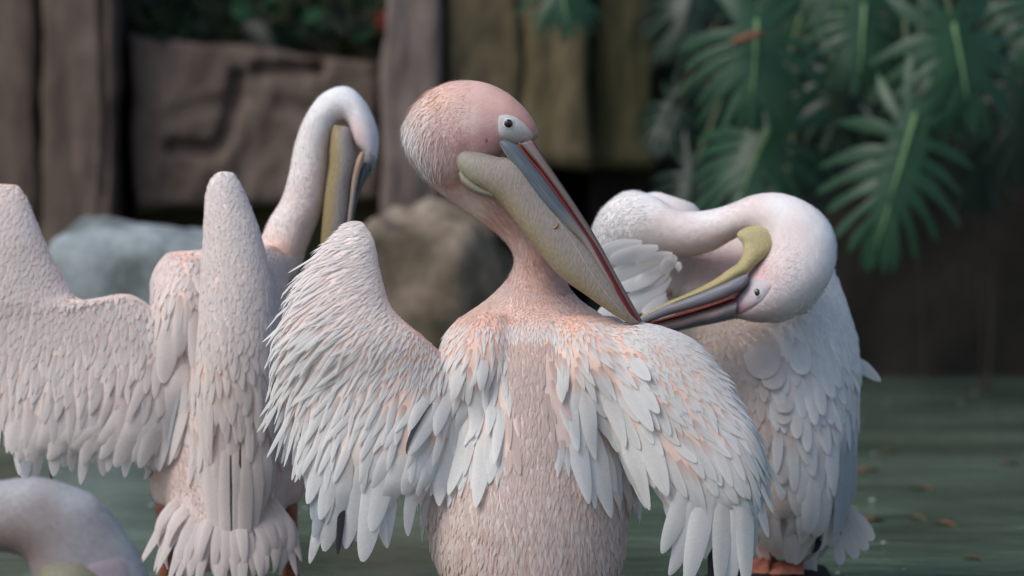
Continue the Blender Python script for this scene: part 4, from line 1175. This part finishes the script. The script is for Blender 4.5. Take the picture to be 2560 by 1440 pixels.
    # closed flight feathers at the foot of the near wing
    for i, (x0, x1, y1, w, k) in enumerate([(505, 492, 1190, 22, 'w'), (520, 512, 1345, 40, 'w'), (545, 535, 1300, 36, 'w'), (565, 560, 1420, 44, 'w'), (590, 586, 1400, 40, 'w'), (612, 615, 1420, 40, 'w'), (640, 640, 1370, 46, 'w'), (660, 672, 1290, 44, 'w'), (576, 574, 1390, 6, 'k'), (600, 599, 1330, 7, 'k'), (622, 632, 1300, 6, 'k'), (530, 505, 1180, 20, 'w'), (500, 478, 1120, 16, 'w')]):
        fe(x0, 1080 if y1 > 1200 else 960, x1, y1, w, kind=k, lift=2 if k == 'w' else 5, tip=(4, .5), white=LW)
    # tail fan
    rt = random.Random(21)
    for i in range(34):
        t = (i % 17) / 16 + rt.uniform(-.02, .02); row = i // 17
        fe(490 + 160 * t, (1215 if row else 1240) + 30 * math.sin(math.pi * t), 362 + 398 * t + rt.uniform(-6, 6), (rt.uniform(1360, 1425) if row else 1425) + rt.uniform(-16, 16) + 85 * math.sin(math.pi * t), rt.uniform(28, 40), lift=3, roll=rt.uniform(-.3, .3), tip=(2.4, .6), d=6.53 + .05 * abs(t - .5) - .012 * row + .003 * (i % 2), out=-20, white=np.array((.86, .785, .76)) * rt.uniform(.95, 1.03))
    b.flush(300)
    b.down(26000, lambda x, y, L: 1.0 if L < 12 else .12, lambda x, y: 4.5, lift=(.12, .35))
    b.down(4500, lambda x, y, L: 1.0 if L < 12 else 0, lambda x, y: 6, lift=(.35, .8), width=.0005)
    return b

# ---- the bird with its head tucked round, preening its back
def bird_tucked():
    root = empty("pelican", ground(1960, 1440, .05))
    tag(root, "white pelican bending its neck round with its bill tucked into its own ruffled feathers", "pelican", "pelicans standing together in the shallow pond")
    ctl = [
        (1520, 560, -.5, .8, 0, 6), (1600, 520, -.8, .3, 0, 6), (1700, 580, -1, .1, 0, 6), (1800, 560, -1, 0, 0, 6), (1900, 520, -.9, -.3, 0, 6), (2000, 540, -.7, -.7, 0, 6), (2060, 620, -.2, -1, 0, 6), (2040, 700, .5, -.8, 0, 6), (1950, 760, .95, -.2, 0, 6), (1900, 790, 1, 0, 0, 6), (1950, 680, .9, -.4, 0, 6), (1560, 640, -.3, .9, 0, 6),
        (1720, 700, -.2, 1, 14, 10), (1760, 860, 0, 1, 22, 14), (1820, 960, .15, 1, 32, 18), (1700, 820, 0, 1, 18, 12), (1860, 1060, .1, 1, 60, 24), (1880, 1160, .05, 1, 85, 32), (1900, 1250, .05, 1, 90, 36), (1840, 1180, 0, 1, 70, 30),
        (2080, 740, .25, .96, 18, 10), (2060, 810, .15, .98, 26, 13), (2110, 830, .3, .95, 34, 14), (2130, 900, .3, .95, 48, 16), (2060, 880, .15, .98, 60, 20), (2000, 830, .1, 1, 60, 28), (1930, 850, 0, 1, 80, 36), (1960, 950, .15, .98, 90, 36), (2030, 960, .15, .98, 100, 34), (2110, 980, .1, 1, 90, 28), (2000, 1060, .1, 1, 130, 38), (2080, 1080, 0, 1, 150, 40), (2060, 1200, -.05, 1, 160, 46), (1990, 1180, 0, 1, 140, 44), (2100, 1200, -.1, 1, 130, 44), (1960, 1280, 0, 1, 110, 40),
    ]
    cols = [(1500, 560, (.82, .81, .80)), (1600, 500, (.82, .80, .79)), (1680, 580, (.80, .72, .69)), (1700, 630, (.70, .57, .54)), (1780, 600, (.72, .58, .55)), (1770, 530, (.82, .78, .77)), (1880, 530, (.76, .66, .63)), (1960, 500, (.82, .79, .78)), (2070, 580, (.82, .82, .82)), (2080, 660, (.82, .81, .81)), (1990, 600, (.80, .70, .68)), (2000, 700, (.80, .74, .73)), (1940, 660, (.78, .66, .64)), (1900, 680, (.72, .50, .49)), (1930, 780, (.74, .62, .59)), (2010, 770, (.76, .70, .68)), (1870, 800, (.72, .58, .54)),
            (1750, 680, (.72, .50, .42)), (1720, 760, (.70, .50, .44)), (1780, 860, (.60, .42, .35)), (1830, 960, (.70, .52, .45)), (1870, 1080, (.74, .57, .50)), (1900, 1250, (.76, .62, .56)), (2080, 740, (.80, .76, .74)), (2050, 900, (.80, .74, .71)), (2050, 1100, (.76, .70, .68)), (2110, 1150, (.55, .56, .56)), (1550, 700, (.78, .70, .66))]  # breast below the bill darkened for its shadow, right flank greyed for shade
    b = Bird(root, ctl, cols, .006); b.d0 = 6.5
    b.add(loftv([(1690, 560, 1960, 540, 6.70, 40), (1620, 620, 2060, 620, 6.70, 90), (1590, 700, 2090, 690, 6.70, 125), (1610, 800, 2125, 790, 6.69, 145), (1660, 920, 2146, 900, 6.68, 150), (1720, 1050, 2140, 1040, 6.67, 140), (1770, 1160, 2130, 1160, 6.66, 120), (1830, 1260, 2110, 1255, 6.65, 85), (1900, 1330, 2070, 1325, 6.65, 35)], n=42, m=36))
    # shoulder where the neck leaves the body
    b.add(loftv([(1640, 478, 1740, 512, 6.66, 30), (1570, 500, 1760, 560, 6.66, 60), (1500, 570, 1740, 660, 6.65, 80), (1500, 680, 1760, 760, 6.65, 80)], n=24))
    # neck and head as one curve
    b.add(loftv([(1478, 640, 1580, 700, 6.60, 40), (1478, 580, 1610, 660, 6.59, 50), (1505, 520, 1640, 645, 6.57, 52), (1570, 476, 1665, 642, 6.56, 52), (1640, 492, 1700, 642, 6.55, 50), (1695, 524, 1735, 640, 6.54, 46), (1765, 526, 1785, 627, 6.53, 42), (1830, 508, 1835, 598, 6.52, 40), (1885, 486, 1872, 585, 6.51, 41), (1956, 483, 1900, 598, 6.50, 46), (2028, 512, 1905, 618, 6.492, 50), (2078, 565, 1900, 638, 6.488, 53), (2092, 630, 1890, 656, 6.483, 54), (2074, 702, 1880, 672, 6.478, 53), (2018, 766, 1868, 684, 6.475, 49), (1950, 802, 1860, 700, 6.47, 44), (1892, 807, 1852, 722, 6.468, 35), (1852, 799, 1838, 742, 6.466, 27), (1832, 796, 1826, 752, 6.466, 20)], n=70, m=26))
    for x in (1925, 2010):
        b.add(tube([W(x, 1240, 6.70), W(x, 1320, 6.70), W(x, 1360, 6.70)], [.05, .032, .018], m=12, n=8))
    b.build_body(smooth=6)
    for x in (1925, 2010):
        t = W(x, 1350, 6.70)
        leg_and_foot(root, t, Vector((t.x, 6.66, .052)), .015, .012, (-.5, -.7, 0))
    # bill pointing back, upside down
    def c_up(t, s, q):
        if s > .55: return (.30, .10, .08)
        if s > .1: return lerp3((.30, .31, .31), (.26, .19, .16), t * 1.5)
        if s > -.15: return (.34, .17, .15)
        return lerp3((.20, .19, .21), (.14, .14, .16), t)
    up = b.piece("upper_bill", [(1842, 742, 1838, 797, 6.452, 20), (1800, 758, 1790, 808, 6.452, 21), (1750, 772, 1740, 818, 6.456, 20), (1700, 786, 1690, 829, 6.462, 18), (1650, 798, 1642, 834, 6.470, 15), (1600, 812, 1594, 838, 6.48, 11), (1560, 826, 1557, 838, 6.49, 4)], M_BILL, c_up, n=40, m=28)
    b.piece("bill_edge", [(1850, 728, 1846, 736, 6.444, 15), (1822, 744, 1819, 752, 6.444, 20), (1768, 763, 1764, 771, 6.446, 21), (1708, 781, 1703, 789, 6.452, 20), (1655, 796, 1650, 803, 6.460, 16), (1570, 824, 1566, 829, 6.484, 6)], M_BILL, lambda t, s, q: (.26, .045, .04), n=34, m=14, parent=up)
    def c_ra(t, s, q): return lerp3((.24, .235, .27), (.20, .20, .22), t * 1.5) if s > -.6 else (.22, .13, .10)
    for dz in (-.012, .022):
        b.piece("lower_bill", [(1868, 684, 1872, 695, 6.447 + dz, 4), (1850, 690, 1862, 718, 6.446 + dz, 9), (1812, 707, 1826, 741, 6.446 + dz, 11), (1755, 731, 1768, 762, 6.449 + dz, 10), (1696, 754, 1708, 779, 6.455 + dz, 9), (1650, 770, 1658, 793, 6.462 + dz, 8), (1570, 812, 1574, 824, 6.484 + dz * .6, 4)], M_BILL, c_ra, n=36, m=18)
    def c_po(t, s, q): return lerp3((.45, .39, .21), (.42, .35, .17), t * 2)
    b.piece("throat_pouch", [(1868, 567, 1906, 561, 6.474, 3), (1846, 579, 1940, 572, 6.470, 10), (1843, 592, 1952, 594, 6.467, 13), (1854, 606, 1947, 612, 6.464, 14), (1858, 622, 1926, 632, 6.460, 15), (1855, 640, 1898, 656, 6.456, 15), (1843, 659, 1878, 674, 6.451, 16), (1820, 674, 1866, 684, 6.447, 18), (1790, 696, 1832, 706, 6.449, 20), (1750, 718, 1778, 730, 6.452, 19), (1715, 735, 1735, 744, 6.456, 18), (1665, 757, 1680, 765, 6.464, 14), (1580, 803, 1590, 812, 6.484, 6)], M_POUCH, c_po, n=40, m=22)
    def c_f(x, y, k):
        c = lerp3((.56, .50, .52), (.46, .26, .30), (y - 748) / 22)
        if k > .9: c = lerp3(c, (.50, .32, .32), (k - .9) * 6)
        return c
    b.patch("face_skin", [(1875, 691), (1905, 697), (1935, 708), (1927, 728), (1904, 757), (1868, 781), (1840, 792), (1832, 770), (1836, 744), (1858, 722), (1870, 703)], M_SKIN, c_f, h=.003)
    b.eye(1894, 732, 9.5, .78, 1.1, lid=(.66, .68, .70))
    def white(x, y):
        if x > 2090 and y > 1040: return np.array((.50, .53, .53))  # feathers on the side away from the light coloured greyer
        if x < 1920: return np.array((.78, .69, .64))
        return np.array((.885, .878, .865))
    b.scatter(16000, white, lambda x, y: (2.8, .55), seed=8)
    fe = b.feather
    o = lambda x, y: (1640 + x / 2.182, 780 + y / 2.182)
    for (x0, y0, x1, y1, w, k) in [(640, 160, 630, 428, 160, 'w'), (555, 90, 590, 372, 200, 'w'), (760, 120, 780, 352, 135, 'w'), (815, 250, 855, 618, 84, 'w'), (855, 220, 895, 568, 80, 'w'), (880, 200, 955, 475, 92, 'w'), (930, 180, 985, 420, 80, 'w'), (935, 420, 942, 615, 80, 'w'), (985, 380, 1032, 502, 56, 'w'), (755, 420, 762, 690, 80, 'w'), (800, 450, 822, 762, 72, 'w'), (690, 430, 700, 552, 110, 'w'), (680, 500, 702, 612, 95, 'w'),
                                  (780, 760, 800, 1062, 64, 'w'), (850, 740, 862, 1265, 115, 'w'), (950, 580, 972, 972, 105, 'w'), (935, 820, 922, 1282, 115, 'w'), (1040, 480, 1000, 1255, 160, 'g'), (1065, 540, 1060, 1120, 80, 'g'),
                                  (570, 980, 572, 1335, 74, 'w'), (632, 1030, 640, 1384, 84, 'w'), (740, 1100, 742, 1424, 96, 'w'), (690, 880, 702, 1155, 135, 'p'), (660, 690, 690, 940, 95, 'w'), (862, 1220, 872, 1445, 104, 'w'), (800, 1150, 800, 1420, 70, 'w'), (890, 1160, 906, 1325, 40, 'k')]:
        fe(*o(x0, y0), *o(x1, y1 + (85 if y1 > 1300 else 0)), w / 2.182, kind=k, lift=7, tip=(5, .45), white=np.array((.885, .878, .865)) if x0 > 700 else np.array((.79, .73, .70)))
    for (x0, y0, x1, y1, w) in [(1040, 1060, 1185, 1245, 84), (1030, 1090, 1150, 1300, 84), (1020, 1110, 1092, 1345, 84), (990, 1200, 1008, 1384, 64)]:
        fe(*o(x0, y0), *o(x1, y1), w / 2.182, d=6.66, lift=0, tip=(5, .45), out=0, white=np.array((.72, .68, .65)))
    fe(2120, 888, 2202, 953, 36, d=6.66, out=0, lift=0, attract=0, tip=(2.6, .6), white=np.array((.66, .68, .67)))
    # ruffled broad feathers of the far wing, beside the tip of the middle bird's bill
    for k, (x0, y0, x1, y1, w) in enumerate([(1640, 735, 1495, 800, 66), (1655, 740, 1655, 812, 62), (1650, 690, 1622, 790, 62), (1675, 690, 1566, 776, 62), (1672, 680, 1590, 718, 50), (1670, 665, 1545, 716, 54), (1655, 650, 1515, 702, 50), (1690, 655, 1700, 676, 26), (1690, 640, 1655, 680, 40), (1682, 636, 1588, 660, 40), (1645, 618, 1525, 652, 42), (1605, 606, 1500, 628, 38)]):
        fe(x0, y0, x1, y1, w, d=6.535 - .003 * k, lift=1, out=-8, tip=(8, .4), roll=-.25 + .13 * (k % 5), curl=3, attract=0, white=np.array((.87, .86, .86)))
    b.flush(300)
    b.down(46000, lambda x, y, L: 1.0 if L < 12 else .1, lambda x, y: 9 if (x > 2040 or x < 1620) and y < 720 else 4.5, lift=(.12, .4))
    b.down(9000, lambda x, y, L: 1.0 if L < 12 and (y < 720 or x > 1900) else 0, lambda x, y: 8 if x > 2030 or x < 1620 else 5, lift=(.35, .85), width=.0005)
    return b

# ---- the bird close to the camera whose arched neck rises into view
def bird_front():
    root = empty("pelican", Vector((W(-420, 1700, 5.35).x, 5.40, 0)))
    tag(root, "pink pelican coloured darker for shade, lowering its arched neck beneath the raised-wing bird, only its neck in view", "pelican", "pelicans standing together in the shallow pond")
    ctl = [(0, 1300, -1, 0, 0, 6), (150, 1280, -.9, -.4, 0, 6), (300, 1400, -.4, -.9, 0, 6), (-200, 1400, -.8, .5, 0, 6), (-420, 1550, -.3, 1, 44, 20), (-600, 1600, -.3, 1, 70, 26), (-300, 1700, 0, 1, 40, 18)]
    cols = [(50, 1200, (0.378, 0.378, 0.392)), (200, 1230, (0.364, 0.378, 0.385)), (330, 1370, (0.336, 0.350, 0.357)), (100, 1290, (0.280, 0.245, 0.245)), (50, 1360, (0.266, 0.203, 0.189)), (230, 1330, (0.294, 0.280, 0.294)), (260, 1430, (0.294, 0.266, 0.287)), (-400, 1600, (0.546, 0.490, 0.462))]  # neck plumage darkened for shade, upper edge paler where light falls
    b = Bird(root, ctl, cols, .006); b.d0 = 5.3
    b.add(loftv([(-330, 1330, -150, 1560, 5.45, 60), (-240, 1265, -110, 1450, 5.40, 56), (-110, 1216, -60, 1392, 5.34, 52), (0, 1201, 0, 1380, 5.31, 50), (95, 1192, 48, 1388, 5.30, 50), (185, 1216, 72, 1408, 5.30, 52), (245, 1246, 82, 1436, 5.30, 52), (305, 1318, 95, 1480, 5.30, 52), (352, 1392, 130, 1530, 5.30, 50), (384, 1470, 200, 1560, 5.30, 46), (395, 1540, 290, 1590, 5.30, 34), (385, 1600, 340, 1605, 5.30, 18)], n=44, m=26))
    b.add(loftv([(-330, 1330, -140, 1480, 5.46, 50), (-480, 1360, -120, 1560, 5.47, 110), (-640, 1420, -200, 1720, 5.47, 140), (-800, 1500, -420, 1760, 5.48, 120), (-930, 1580, -700, 1750, 5.49, 50)], n=34, m=30))
    for dx in (0, 90):
        b.add(tube([W(-430 + dx, 1680, 5.46 + dx * .0008), W(-430 + dx, 1760, 5.46 + dx * .0008), W(-430 + dx, 1790, 5.46 + dx * .0008)], [.06, .035, .018], m=12, n=8))
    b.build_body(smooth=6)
    for dx in (0, 90):
        t = W(-430 + dx, 1780, 5.46 + dx * .0008)
        leg_and_foot(root, t, Vector((t.x, t.y + .02, .02)), .014, .011, (1, .2, 0))
    b.piece("throat_pouch", [(100, 1418, 205, 1395, 5.262, 12), (98, 1450, 235, 1425, 5.258, 26), (120, 1500, 300, 1490, 5.262, 36), (190, 1560, 350, 1560, 5.27, 36), (240, 1640, 360, 1650, 5.275, 30), (275, 1720, 355, 1725, 5.28, 22), (310, 1820, 340, 1822, 5.28, 6)], M_POUCH, lambda t, s, q: (.20, .19, .13), n=34, m=22)
    b.piece("lower_bill", [(340, 1540, 318, 1545, 5.25, 6), (365, 1600, 335, 1605, 5.25, 8), (372, 1680, 350, 1682, 5.255, 7), (350, 1820, 340, 1822, 5.28, 3)], M_BILL, lambda t, s, q: (.14, .16, .18), n=24, m=12)
    b.piece("upper_bill", [(388, 1570, 345, 1560, 5.29, 20), (392, 1620, 368, 1620, 5.29, 22), (385, 1700, 368, 1700, 5.29, 19), (352, 1825, 342, 1825, 5.285, 6)], M_BILL, lambda t, s, q: (.16, .15, .15), n=26, m=14)
    b.patch("face_skin", [(200, 1415), (240, 1400), (300, 1392), (330, 1420), (330, 1480), (290, 1500), (240, 1470)], M_SKIN, lambda x, y, k: (.32, .26, .28), rings=5, h=.002)
    b.eye(300, 1470, 13, lid=(.5, .5, .5))
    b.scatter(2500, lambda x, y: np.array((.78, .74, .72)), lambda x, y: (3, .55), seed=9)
    b.flush(300)
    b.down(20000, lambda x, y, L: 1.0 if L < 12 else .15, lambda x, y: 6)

bird_raised()
bird_tucked()
bird_front()

# dark stone under the feet of the bird with the tucked head
p = ground(1965, 1440, .05)
boulder("stone", (p.x - .02, 6.66, -.03), .125, .15, .085, M_ROCKD, "low dark wet stone under the feet of the bird with tucked head", seed=8, pw=.6, amp=.08)
